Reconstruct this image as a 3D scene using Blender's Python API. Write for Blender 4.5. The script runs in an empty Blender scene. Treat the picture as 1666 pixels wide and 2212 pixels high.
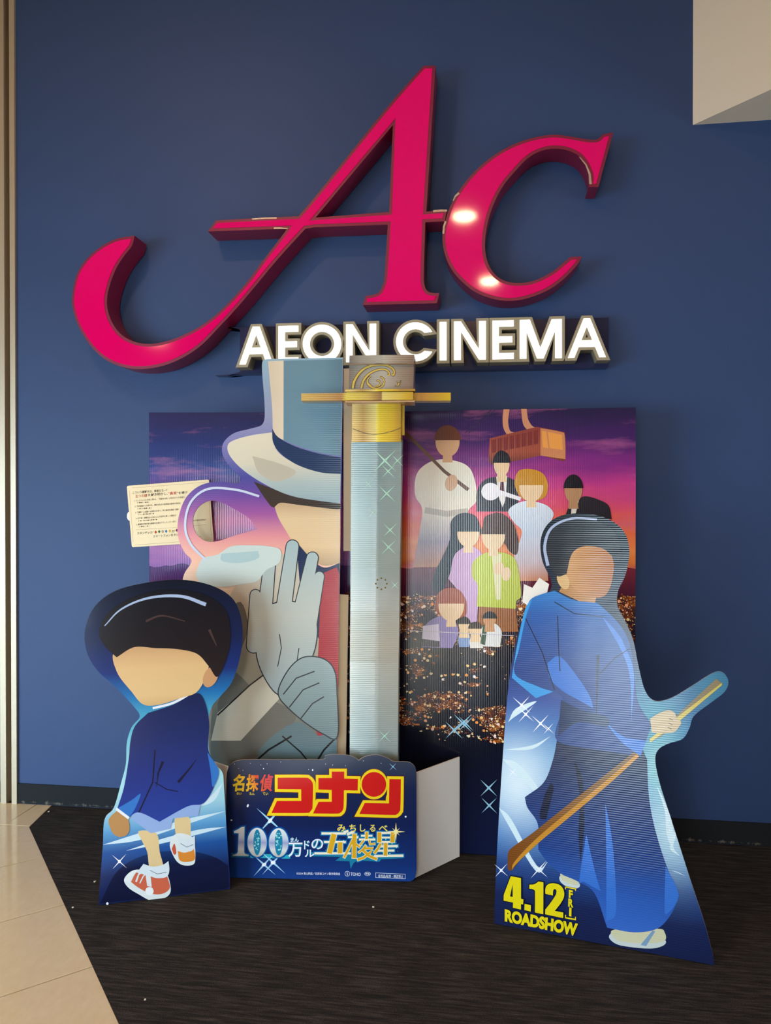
import bpy, bmesh, math, random
from mathutils import Vector, Matrix
from mathutils.geometry import tessellate_polygon
random.seed(7)
SC = bpy.context.scene
COL = SC.collection

# ------------------------------------------------------------------ camera
F, H = 1600.0, 1.45                       # focal length in pixels of the 1666 wide frame, eye height
PSI, PIT = math.radians(7.65), math.radians(-0.4)
DIST = F * H / 688 * math.cos(PSI)        # distance from the wall
CAM = Vector((0, -DIST, H))
FW = Vector((-math.sin(PSI) * math.cos(PIT), math.cos(PSI) * math.cos(PIT), math.sin(PIT)))
RT = Vector((math.cos(PSI), math.sin(PSI), 0))
UP = RT.cross(FW)
cam = bpy.data.cameras.new('camera')
cam.sensor_fit = 'VERTICAL'; cam.sensor_height = 36.0; cam.lens = 36.0 * F / 2212; cam.clip_start = 0.05
co = bpy.data.objects.new('camera', cam); COL.objects.link(co)
co.matrix_world = Matrix(((RT.x, UP.x, -FW.x, CAM.x), (RT.y, UP.y, -FW.y, CAM.y), (RT.z, UP.z, -FW.z, CAM.z), (0, 0, 0, 1)))
SC.camera = co

# ------------------------------------------------------------------ view, world, lights
SC.view_settings.view_transform = 'Standard'; SC.view_settings.look = 'None'
SC.view_settings.gamma = 1; SC.view_settings.use_curve_mapping = False
SC.view_settings.exposure = 0.0
w = bpy.data.worlds.new('world'); SC.world = w; w.use_nodes = True
w.node_tree.nodes['Background'].inputs[0].default_value = (0.80, 0.88, 1.0, 1)
w.node_tree.nodes['Background'].inputs[1].default_value = 0.14

def area(name, loc, target, sx, sy, power, color, shape='RECTANGLE'):
    l = bpy.data.lights.new(name, 'AREA'); l.shape = shape; l.size = sx; l.size_y = sy
    l.energy = power; l.color = color
    o = bpy.data.objects.new(name, l); COL.objects.link(o)
    o.location = loc
    o.rotation_euler = (Vector(target) - Vector(loc)).to_track_quat('-Z', 'Y').to_euler()
    return o
# daylight through the mall entrance behind the photographer, on the left
day = area('entrance_daylight', (-4.9, -4.6, 1.0), (-1.3, 0, -0.35), 3.6, 1.9, 105, (0.62, 0.85, 1.0)); day.data.spread = math.radians(88)
# added fill light out of view on the right, lifts the title board's side wing
area('right_fill_light', (5.6, -2.3, 1.3), (-0.3, -0.5, 0.5), 2.0, 2.0, 85, (0.92, 0.96, 1.0))
# the glazed entrance straight behind the photographer
door = area('glass_door_daylight', (-0.9, -6.8, 0.95), (-0.6, 0, 0.5), 1.1, 1.7, 17, (0.70, 0.88, 1.0)); door.data.spread = math.radians(80)
# sunbeam through that entrance on the pale floor behind the photographer
sl = bpy.data.lights.new('sunbeam', 'SPOT'); sl.energy = 10500; sl.color = (0.86, 0.95, 1.0); sl.spot_size = math.radians(21); sl.spot_blend = .15; sl.shadow_soft_size = .05
so = bpy.data.objects.new('sunbeam', sl); COL.objects.link(so); so.location = (-1.0, -8.2, 3.6)
so.rotation_euler = (Vector((-0.9, -5.2, 0)) - so.location).to_track_quat('-Z', 'Y').to_euler()
# recessed warm ceiling lamps of the lobby
for x, y, p in ((-1.75, -2.3, 34), (-0.2, -4.1, 24), (1.9, -3.0, 7), (0.05, -6.2, 34), (-5.4, -8.6, 60)):
    area('ceiling_downlight', (x, y, 4.24), (x, y + 0.3, 0), 0.22, 0.22, p, (1.0, 0.57, 0.31), 'DISK')

# ------------------------------------------------------------------ helpers
def ray(p): return FW + RT * ((p[0] - 833) / F) + UP * ((1106 - p[1]) / F)
def floor_pt(p):
    d = ray(p); t = -CAM.z / d.z; return CAM + d * t
def wall_pt(p, y=0.0):
    d = ray(p); t = (y - CAM.y) / d.y; return CAM + d * t

class Plane:
    """An upright (or slightly leaning) plane standing in the room: u right, v up, w out towards the viewer."""
    def __init__(s, origin, yaw, lean=0.0):
        s.M = Matrix.Translation(Vector(origin)) @ Matrix.Rotation(yaw, 4, 'Z') @ Matrix.Rotation(-lean, 4, 'X')
        s.I = s.M.inverted()
    def uv(s, p, wo=0.0):
        c = s.I @ CAM; d = s.I.to_3x3() @ ray(p)
        t = (-wo - c.y) / d.y; h = c + d * t
        return (h.x, h.z)
    def pts(s, ps, wo=0.0): return [s.uv(p, wo) for p in ps]

def tag(o, label=None, cat=None, group=None, kind=None):
    if label: o['label'] = label
    if cat: o['category'] = cat
    if group: o['group'] = group
    if kind: o['kind'] = kind
    return o
def empty(name, M):
    o = bpy.data.objects.new(name, None); COL.objects.link(o); o.matrix_world = M; o.empty_display_size = .1; return o
def mesh_obj(name, verts, faces, mats, parent=None, midx=None, smooth=False):
    me = bpy.data.meshes.new(name); me.from_pydata([tuple(v) for v in verts], [], faces)
    for m in (mats if isinstance(mats, (list, tuple)) else [mats]): me.materials.append(m)
    if midx:
        for p, i in zip(me.polygons, midx): p.material_index = i
    if smooth:
        for p in me.polygons: p.use_smooth = True
    me.update()
    o = bpy.data.objects.new(name, me); COL.objects.link(o)
    if parent: o.parent = parent
    return o
def box_vf(x0, x1, y0, y1, z0, z1):
    v = [(x0,y0,z0),(x1,y0,z0),(x1,y1,z0),(x0,y1,z0),(x0,y0,z1),(x1,y0,z1),(x1,y1,z1),(x0,y1,z1)]
    return v, [(0,3,2,1),(4,5,6,7),(0,1,5,4),(1,2,6,5),(2,3,7,6),(3,0,4,7)]
def box(name, x0, x1, y0, y1, z0, z1, mat, parent=None):
    v, f = box_vf(x0, x1, y0, y1, z0, z1); return mesh_obj(name, v, f, mat, parent)

def sm(pts, n=6, closed=True):
    """Catmull-Rom through the points; a third entry 1 marks a sharp corner."""
    out = []; N = len(pts)
    P = [Vector((p[0], p[1])) for p in pts]; K = [len(p) > 2 and p[2] for p in pts]
    for i in range(N if closed else N - 1):
        a, b = P[i], P[(i + 1) % N]
        if K[i] and K[(i + 1) % N]: out.append((a.x, a.y)); continue
        if not closed and i == 0: m0 = (b - a)
        else: m0 = (b - a) if K[i] else (b - P[i - 1]) * .5
        if not closed and i == N - 2: m1 = b - a
        else: m1 = (b - a) if K[(i + 1) % N] else (P[(i + 2) % N] - a) * .5
        for k in range(n):
            t = k / n; t2 = t * t; t3 = t2 * t
            q = a * (2*t3 - 3*t2 + 1) + m0 * (t3 - 2*t2 + t) + b * (-2*t3 + 3*t2) + m1 * (t3 - t2)
            out.append((q.x, q.y))
    if not closed: out.append((P[-1].x, P[-1].y))
    return out
def ell(cx, cy, rx, ry, rot=0, n=28, a0=0, a1=360):
    r = math.radians(rot); o = []
    full = abs(a1 - a0) >= 360
    for i in range(n if full else n + 1):
        t = math.radians(a0 + (a1 - a0) * i / n); x, y = rx * math.cos(t), ry * math.sin(t)
        o.append((cx + x * math.cos(r) - y * math.sin(r), cy + x * math.sin(r) + y * math.cos(r)))
    return o
def capsule(x0, y0, x1, y1, r0, r1, n=8):
    a = math.atan2(y1 - y0, x1 - x0); o = []
    for i in range(n + 1):
        t = a + math.pi / 2 + math.pi * i / n; o.append((x0 + r0 * math.cos(t), y0 + r0 * math.sin(t)))
    for i in range(n + 1):
        t = a - math.pi / 2 + math.pi * i / n; o.append((x1 + r1 * math.cos(t), y1 + r1 * math.sin(t)))
    return o
def stroke(pts, w0, w1=None):
    """Ribbon along a polyline; returns polygons."""
    w1 = w0 if w1 is None else w1; P = [Vector(p[:2]) for p in pts]; n = len(P); L = []; R = []
    for i in range(n):
        d = (P[min(i + 1, n - 1)] - P[max(i - 1, 0)]); d = d.normalized() if d.length else Vector((1, 0))
        q = Vector((-d.y, d.x)) * (w0 + (w1 - w0) * i / (n - 1)) * .5
        L.append(tuple(P[i] + q)); R.append(tuple(P[i] - q))
    return L + R[::-1]
def area2(p): return sum(p[i-1][0]*p[i][1] - p[i][0]*p[i-1][1] for i in range(len(p)))
def offset(poly, d):
    """Grow (d>0) or shrink a closed polygon with mitred corners."""
    P = [Vector(p) for p in poly]; s = 1 if area2(poly) > 0 else -1; o = []
    for i in range(len(P)):
        e0 = (P[i] - P[i-1]); e1 = (P[(i+1) % len(P)] - P[i])
        if e0.length < 1e-9 or e1.length < 1e-9: o.append(poly[i]); continue
        e0.normalize(); e1.normalize()
        n0 = Vector((e0.y, -e0.x)) * s; n1 = Vector((e1.y, -e1.x)) * s
        m = n0 + n1
        m = n0 if m.length < 1e-6 else m.normalized()
        k = min(1 / max(m.dot(n0), .35), 2.4)
        q = P[i] + m * d * k; o.append((q.x, q.y))
    return o
def fill(loops):
    vs = [Vector((p[0], p[1], 0)) for l in loops for p in l]
    tris = tessellate_polygon([[Vector((p[0], p[1], 0)) for p in l] for l in loops])
    out = []
    for t in tris:
        a, b, c = (vs[i] for i in t)
        ar = (b.x-a.x)*(c.y-a.y) - (b.y-a.y)*(c.x-a.x)
        if abs(ar) < 1e-12: continue
        out.append(t if ar > 0 else (t[0], t[2], t[1]))
    return vs, out
def slab(name, loops, w_back, w_front, mats, parent, back=True):
    """Extrude uv loops (outer, holes...) between two distances from the plane; material 0 front, 1 edge/back."""
    vs, tr = fill(loops); n = len(vs)
    V = [(v.x, -w_front, v.y) for v in vs] + [(v.x, -w_back, v.y) for v in vs]
    Fc = [tuple(t) for t in tr]; mi = [0] * len(Fc)
    if back: Fc += [(t[2]+n, t[1]+n, t[0]+n) for t in tr]; mi += [1] * len(tr)
    k = 0
    for li, l in enumerate(loops):
        m = len(l); ccw = area2(l) > 0
        for i in range(m):
            a, b = k + i, k + (i + 1) % m
            q = (a, a + n, b + n, b) if ccw == (li == 0) else (a, b, b + n, a + n)
            Fc.append(q); mi.append(1)
        k += m
    if not isinstance(mats, (list, tuple)): mats = [mats]
    if len(mats) == 1: mi = None
    return mesh_obj(name, V, Fc, mats, parent, mi)
def flat(name, polys, w_, mat, parent):
    """Flat print: one mesh made of several filled polygons (each a loop or a list of loops) in uv."""
    V = []; Fc = []
    for p in polys:
        loops = p if isinstance(p[0][0], (tuple, list)) else [p]
        vs, tr = fill(loops); k = len(V)
        V += [(v.x, -w_, v.y) for v in vs]; Fc += [(a+k, b+k, c+k) for a, b, c in tr]
    return mesh_obj(name, V, Fc, mat, parent)
class Art:
    """Collects prints on one board; every print is a part of the board's thing."""
    def __init__(s, plane, root): s.p = plane; s.r = root; s.k = 1
    def __call__(s, name, mat, *polys, parent=None, layer=None, stuff=False):
        if layer is None: s.k += 1; layer = s.k
        out = []
        def one(ps, wo):
            P = [[s.p.pts(l, wo) for l in q] if isinstance(q[0][0], (tuple, list)) else s.p.pts(q, wo) for q in ps]
            return flat(name, P, wo, mat, parent or s.r)
        if stuff:
            o = one(polys, 0.00012 * layer); o['kind'] = 'stuff'; return o
        for i, q in enumerate(polys): out.append(one([q], 0.00012 * layer + 0.000004 * i))
        return out

# ------------------------------------------------------------------ lettering from the built-in font
_tc = {}
def glyphs(body, off=0.0, res=4):
    k = (body, off)
    if k in _tc: return _tc[k]
    c = bpy.data.curves.new('lettering', 'FONT'); c.body = body; c.offset = off; c.resolution_u = res
    o = bpy.data.objects.new('lettering', c); COL.objects.link(o)
    bpy.context.view_layer.update()
    dg = bpy.context.evaluated_depsgraph_get(); e = o.evaluated_get(dg); m = e.to_mesh()
    v = [(q.co.x, q.co.y) for q in m.vertices]; f = [tuple(p.vertices) for p in m.polygons]
    e.to_mesh_clear(); bpy.data.objects.remove(o); bpy.data.curves.remove(c)
    x0 = min(q[0] for q in v); x1 = max(q[0] for q in v); y0 = min(q[1] for q in v); y1 = max(q[1] for q in v)
    v = [((a - x0) / (x1 - x0), (b - y0) / max(y1 - y0, 1e-6)) for a, b in v]
    _tc[k] = (v, f); return _tc[k]
def quad(x0, y0, x1, y1, h, skew=0):
    """Text line box: top-left, top-right given, height h downwards."""
    return ((x0 + skew, y0), (x1 + skew, y1), (x1, y1 + h), (x0, y0 + h))
def letters(name, plane, root, items, w_, mat, off=0.0, stuff=False, loose=False):
    V = []; Fc = []
    for body, q in items:
        v, f = glyphs(body, off)
        tl, tr, br, bl = (Vector(c) for c in q); k = len(V)
        for a, b in v:
            p = (bl.lerp(br, a)).lerp(tl.lerp(tr, a), b); u = plane.uv(p, w_); V.append((u[0], -w_, u[1]))
        Fc += [tuple(i + k for i in t) for t in f]
        if loose:
            par = list(range(len(V)))
            def find(i):
                while par[i] != i: par[i] = par[par[i]]; i = par[i]
                return i
            for t in Fc:
                for i in t[1:]: par[find(i)] = find(t[0])
            comp = {}
            for t in Fc: comp.setdefault(find(t[0]), []).append(t)
            for fs in comp.values():
                ids = sorted({i for t in fs for i in t}); mp = {i: n for n, i in enumerate(ids)}
                mesh_obj(name, [V[i] for i in ids], [tuple(mp[i] for i in t) for t in fs], mat, root)
        elif not stuff: mesh_obj(name, V, Fc, mat, root)
        if not stuff: V = []; Fc = []
    if stuff: mesh_obj(name, V, Fc, mat, root)['kind'] = 'stuff'

# ------------------------------------------------------------------ materials
def lin(c):
    if isinstance(c, str):
        c = c.lstrip('#'); c = [int(c[i:i+2], 16) / 255 for i in (0, 2, 4)]
    return tuple(x / 12.92 if x <= .04045 else ((x + .055) / 1.055) ** 2.4 for x in c) + (1,)
def newmat(name):
    m = bpy.data.materials.new(name); m.use_nodes = True
    nt = m.node_tree; return m, nt, nt.nodes['Principled BSDF']
def nd(nt, t, **kw):
    n = nt.nodes.new(t)
    for k, v in kw.items(): setattr(n, k, v)
    return n
def math_n(nt, op, a, b=None, c=None):
    n = nd(nt, 'ShaderNodeMath', operation=op)
    for i, x in enumerate((a, b, c)):
        if x is None: continue
        if isinstance(x, (int, float)): n.inputs[i].default_value = x
        else: nt.links.new(x, n.inputs[i])
    return n.outputs[0]
def mix_n(nt, fac, a, b, bt='MIX'):
    n = nd(nt, 'ShaderNodeMix', data_type='RGBA', blend_type=bt)
    for s, x in ((0, fac), (6, a), (7, b)):
        if isinstance(x, (int, float, tuple)): n.inputs[s].default_value = x
        else: nt.links.new(x, n.inputs[s])
    return n.outputs[2]
def obj_xyz(nt):
    tc = nd(nt, 'ShaderNodeTexCoord'); s = nd(nt, 'ShaderNodeSeparateXYZ'); nt.links.new(tc.outputs['Object'], s.inputs[0])
    return tc.outputs['Object'], s.outputs[0], s.outputs[1], s.outputs[2]
def noise_n(nt, vec, scale, detail=3, rough=.5, sc3=None):
    if sc3:
        mp = nd(nt, 'ShaderNodeMapping'); mp.inputs['Scale'].default_value = sc3; nt.links.new(vec, mp.inputs[0]); vec = mp.outputs[0]
    n = nd(nt, 'ShaderNodeTexNoise'); n.inputs['Scale'].default_value = scale; n.inputs['Detail'].default_value = detail
    n.inputs['Roughness'].default_value = rough; nt.links.new(vec, n.inputs['Vector']); return n.outputs[0]
def ramp_n(nt, fac, stops, interp='LINEAR'):
    n = nd(nt, 'ShaderNodeValToRGB'); cr = n.color_ramp; cr.interpolation = interp
    while len(cr.elements) < len(stops): cr.elements.new(.5)
    for e, (p, c) in zip(cr.elements, stops): e.position = p
    for e, (p, c) in zip(cr.elements, stops): e.color = lin(c) if not (isinstance(c, tuple) and len(c) == 4) else c
    nt.links.new(fac, n.inputs[0]); return n.outputs[0]
def grad_n(nt, coord, stops):
    lo = min(s[0] for s in stops); hi = max(s[0] for s in stops)
    fac = math_n(nt, 'DIVIDE', math_n(nt, 'SUBTRACT', coord, lo), hi - lo)
    return ramp_n(nt, fac, sorted([((p - lo) / (hi - lo), c) for p, c in stops]))
def flute(nt, b, axis, amp=0.00010, pitch=0.0075, wav=0.0012):
    """Laminated corrugated board: fine ripple plus slight waviness of the sheet."""
    vec, x, y, z = obj_xyz(nt)
    hgt = None
    if axis:
        s = math_n(nt, 'SINE', math_n(nt, 'MULTIPLY', x if axis == 'x' else z, 2 * math.pi / pitch))
        hgt = math_n(nt, 'MULTIPLY', s, amp)
    nz = math_n(nt, 'MULTIPLY', noise_n(nt, vec, 5.0, 2), wav)
    hgt = nz if hgt is None else math_n(nt, 'ADD', hgt, nz)
    bp = nd(nt, 'ShaderNodeBump'); bp.inputs['Strength'].default_value = 1; bp.inputs['Distance'].default_value = 1
    nt.links.new(hgt, bp.inputs['Height']); nt.links.new(bp.outputs[0], b.inputs['Normal'])
_mc = {}
def ink(c, axis=None, rough=.15, spec=.5):
    """One flat ink on laminated board."""
    k = (c, axis, rough)
    if k in _mc: return _mc[k]
    m, nt, b = newmat('printed_ink'); b.inputs['Base Color'].default_value = lin(c)
    b.inputs['Roughness'].default_value = rough; b.inputs['Specular IOR Level'].default_value = spec
    flute(nt, b, axis); _mc[k] = m; return m
def inkgrad(stops, coord='z', axis=None, rough=.17, mix=None, glows=()):
    """Printed colour blend; stops are (metres on the board, colour)."""
    m, nt, b = newmat('printed_blend'); vec, x, y, z = obj_xyz(nt)
    c = {'x': x, 'z': z}[coord]
    if mix: c = math_n(nt, 'ADD', c, math_n(nt, 'MULTIPLY', {'x': x, 'z': z}[mix[0]], mix[1]))
    out = grad_n(nt, c, stops)
    for gu, gv, gr, gc, gk in glows:
        dx = math_n(nt, 'DIVIDE', math_n(nt, 'SUBTRACT', x, gu), gr); dz = math_n(nt, 'DIVIDE', math_n(nt, 'SUBTRACT', z, gv), gr * 1.3)
        r2 = math_n(nt, 'ADD', math_n(nt, 'MULTIPLY', dx, dx), math_n(nt, 'MULTIPLY', dz, dz))
        out = mix_n(nt, math_n(nt, 'MULTIPLY', math_n(nt, 'EXPONENT', math_n(nt, 'MULTIPLY', r2, -1.0)), gk), out, lin(gc))
    nt.links.new(out, b.inputs['Base Color'])
    b.inputs['Roughness'].default_value = rough; b.inputs['Specular IOR Level'].default_value = .5
    flute(nt, b, axis); return m
def plain(name, c, rough=.6, metal=0, spec=.5, bump=None, emit=None):
    m, nt, b = newmat(name); b.inputs['Base Color'].default_value = lin(c); b.inputs['Roughness'].default_value = rough
    b.inputs['Metallic'].default_value = metal; b.inputs['Specular IOR Level'].default_value = spec
    if emit: b.inputs['Emission Color'].default_value = lin(emit[0]); b.inputs['Emission Strength'].default_value = emit[1]
    if bump:
        vec, x, y, z = obj_xyz(nt)
        h = noise_n(nt, vec, bump[0], 3); bp = nd(nt, 'ShaderNodeBump'); bp.inputs['Strength'].default_value = 1
        bp.inputs['Distance'].default_value = bump[1]
        nt.links.new(h, bp.inputs['Height']); nt.links.new(bp.outputs[0], b.inputs['Normal'])
    return m
CARD = plain('white_cardboard', '#ebe6de', .75, bump=(60, .0004))
EDGE = plain('cut_board_edge', '#b9b4ae', .8, bump=(200, .0006))

def wall_mat():
    m, nt, b = newmat('navy_wall_paint'); vec, x, y, z = obj_xyz(nt)
    n1 = noise_n(nt, vec, 1.3, 3); n2 = noise_n(nt, vec, 9, 4)
    c = mix_n(nt, n1, (.027,.057,.155,1), (.030,.062,.165,1))
    sp = ramp_n(nt, noise_n(nt, vec, 70, 1, sc3=(1, 1, .35)), [(.80, (0, 0, 0, 1)), (.84, (.12, .12, .12, 1))])
    c = mix_n(nt, sp, c, lin('#8d97b0'))
    nt.links.new(c, b.inputs['Base Color']); b.inputs['Roughness'].default_value = .55; b.inputs['Specular IOR Level'].default_value = .3
    bp = nd(nt, 'ShaderNodeBump'); bp.inputs['Distance'].default_value = .0006; nt.links.new(noise_n(nt, vec, 160, 3), bp.inputs['Height'])
    nt.links.new(bp.outputs[0], b.inputs['Normal']); return m
def carpet_mat():
    m, nt, b = newmat('dark_loop_carpet'); vec, x, y, z = obj_xyz(nt)
    n = noise_n(nt, vec, 46, 4, .72, sc3=(.16, 2.0, 1)); g = noise_n(nt, vec, 320, 2)
    st = math_n(nt, 'ADD', math_n(nt, 'MULTIPLY', n, .7), math_n(nt, 'MULTIPLY', g, .35))
    c = ramp_n(nt, st, [(.32, '#171514'), (.50, '#2b2826'), (.64, '#48423e'), (.80, '#6a625b')])
    nt.links.new(c, b.inputs['Base Color']); b.inputs['Roughness'].default_value = .95; b.inputs['Specular IOR Level'].default_value = .15
    bp = nd(nt, 'ShaderNodeBump'); bp.inputs['Distance'].default_value = .005; nt.links.new(st, bp.inputs['Height'])
    nt.links.new(bp.outputs[0], b.inputs['Normal']); return m
def tile_mat():
    m, nt, b = newmat('polished_beige_tile'); vec, x, y, z = obj_xyz(nt)
    n = noise_n(nt, vec, 14, 5, .65); n2 = noise_n(nt, vec, 55, 3, sc3=(1, .4, 1))
    c = mix_n(nt, n, lin('#e0cba0'), lin('#eddcb8')); c = mix_n(nt, math_n(nt, 'MULTIPLY', n2, .35), c, lin('#c9ab84'))
    nt.links.new(c, b.inputs['Base Color']); b.inputs['Roughness'].default_value = .12; b.inputs['Specular IOR Level'].default_value = .5
    return m

# ------------------------------------------------------------------ setting
WALL, CARPET, TILE = wall_mat(), carpet_mat(), tile_mat()
GROUT = plain('tile_grout', '#43372a', .9)
TOP = 4.3
XL = -2.318
tag(box('wall_back', -2.262, 5.0, 0, .15, 0, TOP, WALL), 'matt navy blue painted wall that carries both cinema signs', kind='structure')
LW = plain('shutter_paint', '#4d4a63', .5, bump=(80, .0004))
tag(box('wall_left', -6.0, -2.348, .0, .15, 0, TOP, LW), 'dull purple grey wall strip left of the steel rails', kind='structure')
tag(box('floor', -8.0, 6.0, -10.0, .15, -.12, -.006, GROUT), 'lobby floor of beige tiles and dark carpet', kind='structure')
floor_o = bpy.data.objects['floor']
# carpet, cut along the tile edge
e1 = floor_pt((66, 1785)); ang = math.radians(-48.2); du = Vector((math.cos(ang), math.sin(ang))); dv = Vector((-math.sin(ang), math.cos(ang))) * -1
e3 = floor_pt((140, 1953)).to_2d()
ca = e3 + du * -.79; ce = e3 + du * 7.5
REAR = -3.1; kk = (REAR - e3.y) / du.y
ce = e3 + du * kk
cp = [(ca.x, ca.y), (ce.x, ce.y), (6, ce.y), (6, 0), (-2.085, 0)]
vs, tr = fill([cp])
n = len(cp); V = [(v.x, v.y, 0) for v in vs] + [(v.x, v.y, -.006) for v in vs]
o = mesh_obj('carpet', V, [tuple(t) for t in tr] + [(i, i + n, (i + 1) % n + n, (i + 1) % n) for i in range(n)], CARPET, floor_o)
tag(o, 'dark brown ribbed carpet')
# tiles: diagonal field, straight border row along the wall
def clip(poly, nx, ny, d):
    out = []
    for i in range(len(poly)):
        a, b = poly[i], poly[(i + 1) % len(poly)]
        fa = a[0]*nx + a[1]*ny - d; fb = b[0]*nx + b[1]*ny - d
        if fa <= 0: out.append(a)
        if fa * fb < 0:
            t = fa / (fa - fb); out.append((a[0] + (b[0]-a[0])*t, a[1] + (b[1]-a[1])*t))
    return out
def tile(poly):
    if area2(poly) < 0: poly = poly[::-1]
    n = len(poly); top = offset(poly, -.0015)
    V = [(p[0], p[1], -.0008) for p in poly] + [(p[0], p[1], 0) for p in top] + [(p[0], p[1], -.006) for p in poly]
    Fc = [tuple(range(n, 2*n))]
    for i in range(n):
        j = (i + 1) % n; Fc.append((i, j, j + n, i + n)); Fc.append((i + 2*n, j + 2*n, j, i))
    mesh_obj('tile', V, Fc, TILE, floor_o)
S = .441; G = .0026
yb = floor_pt((66, 1785)).y
for i in range(-4, 9):
    for j in range(0, 7):
        c = [(i, j), (i + 1, j), (i + 1, j + 1), (i, j + 1)]
        q = []
        g = G / S
        for a, b_ in ((i + g, j + g * .5), (i + 1 - g, j + g * .5), (i + 1 - g, j + 1 - g), (i + g, j + 1 - g)):
            p = e3 + du * a * S + dv * b_ * S; q.append((p.x, p.y))
        q = clip(q, 0, 1, yb - G); q = clip(q, -1, 0, 5.2)
        q = clip(q, 0, -1, 3.1 - G) if len(q) >= 3 else q
        if len(q) >= 3 and abs(area2(q)) > .004: tile(q)
xj = [-2.165 - .44 * k for k in range(6)]
pr = -2.086
tile([(ca.x - .002, yb + G), (pr, -.001), (xj[0] + G, -.001), (xj[0] - .006 + G, yb + G)])
for a, b_ in zip(xj[1:], xj[:-1]): tile([(b_ - G, yb + G), (b_ - G, -.001), (a + G, -.001), (a + G, yb + G)])
V = []; Fc = []
for i in range(24):
    for j in range(15):
        x0, y0 = -5.0 + i * S, REAR - .003 - j * S; k = len(V)
        V += [(x0 + .0015, y0 - S + .0015, 0), (x0 + S - .0015, y0 - S + .0015, 0), (x0 + S - .0015, y0 - .0015, 0), (x0 + .0015, y0 - .0015, 0)]; Fc.append((k, k+1, k+2, k+3))
mesh_obj('rear_tiles', V, Fc, TILE, floor_o)['kind'] = 'stuff'
CEIL = plain('ceiling_paint', '#cfc6b8', .85, bump=(40, .0005))
tag(box('ceiling', -8.0, 6.0, -10.0, .15, TOP, TOP + .1, CEIL), 'pale lobby ceiling above the signs', kind='structure')
BASE = None
def base_mat():
    m, nt, b = newmat('rubber_baseboard'); vec, x, y, z = obj_xyz(nt)
    d = math_n(nt, 'SUBTRACT', noise_n(nt, vec, 30, 4, .7, sc3=(1, 1, .4)), math_n(nt, 'MULTIPLY', math_n(nt, 'ABSOLUTE', math_n(nt, 'SUBTRACT', z, .012)), 14))
    c = mix_n(nt, ramp_n(nt, d, [(.46, (0, 0, 0, 1)), (.62, (.75, .75, .75, 1))]), lin('#1b1e21'), lin('#7d7668'))
    nt.links.new(c, b.inputs['Base Color']); b.inputs['Roughness'].default_value = .75; b.inputs['Specular IOR Level'].default_value = .2; return m
BASE = base_mat()
tag(box('baseboard_back', -2.262, 5.0, -.007, 0, .004, .100, BASE), 'charcoal rubber baseboard under the navy wall', kind='structure')
tag(box('baseboard_left', -6.0, -2.348, -.007, 0, .004, .100, BASE), 'charcoal baseboard left of the steel rails', kind='structure')
def steel_mat():
    m, nt, b = newmat('brushed_steel'); vec, x, y, z = obj_xyz(nt)
    b.inputs['Base Color'].default_value = lin('#b5a68f'); b.inputs['Metallic'].default_value = .35; b.inputs['Roughness'].default_value = .42
    bp = nd(nt, 'ShaderNodeBump'); bp.inputs['Distance'].default_value = .0005; nt.links.new(noise_n(nt, vec, 30, 4, sc3=(1, 1, .5)), bp.inputs['Height'])
    nt.links.new(bp.outputs[0], b.inputs['Normal']); return m
STEEL = steel_mat()
SLOT = plain('rail_slot', '#15100c', .8)
tag(box('trim_1', -2.348, XL, -.012, .15, 0, TOP, STEEL), 'steel shutter rail at the far left edge', kind='structure')
tag(box('trim_2', -2.289, -2.262, -.012, .15, 0, TOP, STEEL), 'steel shutter rail beside the navy wall', kind='structure')
tag(box('trim_3', XL, -2.289, .11, .15, 0, TOP, SLOT), 'dark slot between the two steel rails', kind='structure')
# chamfered soffit box in the upper right
SOF = plain('cream_soffit_paint', '#ddd2c0', .8, bump=(25, .0015))
p0 = wall_pt((1497, 270)); zs = p0.z; d45 = Vector((.229, -.242))
pl = [(p0.x, 0), (p0.x + d45.x * 6.5, d45.y * 6.5), (5.0, d45.y * 6.5), (5.0, 0)]
V = [(x, y, zs) for x, y in pl] + [(x, y, TOP) for x, y in pl]
tag(mesh_obj('wall_right', V, [(3, 2, 1, 0), (0, 1, 5, 4), (1, 2, 6, 5), (2, 3, 7, 6), (3, 0, 4, 7), (4, 5, 6, 7)], SOF), 'cream painted soffit box jutting out over the navy wall', kind='structure')

# ------------------------------------------------------------------ big magenta logo on the wall
def side(front_y): return Plane((0, front_y, 0), 0)
A_OUT = sm([(915,142,1),(941,142,1),(921,457,1),(966,454,1),(961,478,1),(919,480,1),(915.5,590,0),(917,615),(924,629),(937,633),(949,633,1),
    (944,655,1),(784,659,1),(790,639,1),(805,637),(819,631),(827,615),(831,595),(838,485,1),(680,491,1),(660,494,1),(600,560),(525,650),(475,705),(430,750),
    (380,780),(330,795),(280,796),(235,781),(200,752),(172,710),(158,670),(156,640),(165,595),(185,562),(215,535),(252,516),(291,509,1),
    (285,531),(268,553),(250,582),(236,620),(231,655),(239,690),(259,720),(287,737),(322,743),(360,737),(400,722),(440,700),(480,668),
    (530,614),(575,554),(612,506),(620,494,1),(449,500,1),(467,476,1),(645,467,1),(690,414,0),(833,236,0)], 4)
A_HOLE = [(849,270),(841,458),(682,470)]
C_OUT = sm([(1325,286,1),(1293,404,1),(1272,404,1),(1276,388),(1273,370),(1258,343),(1233,327),(1203,321),(1173,325),(1143,340),(1113,370),(1085,405),(1063,450),
    (1051,495),(1048,535),(1055,570),(1073,596),(1098,609),(1128,611),(1158,605),(1193,587),(1218,567),(1233,555,1),(1258,554,1),(1245,575),(1213,607),
    (1178,630),(1133,646),(1093,650),(1053,642),(1018,625),(983,592),(963,555),(956,515),(963,475),(978,435),(1008,390),(1048,350),(1093,320),(1143,300),
    (1193,291),(1233,295),(1268,301),(1290,301),(1303,290,1)], 4)
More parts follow.
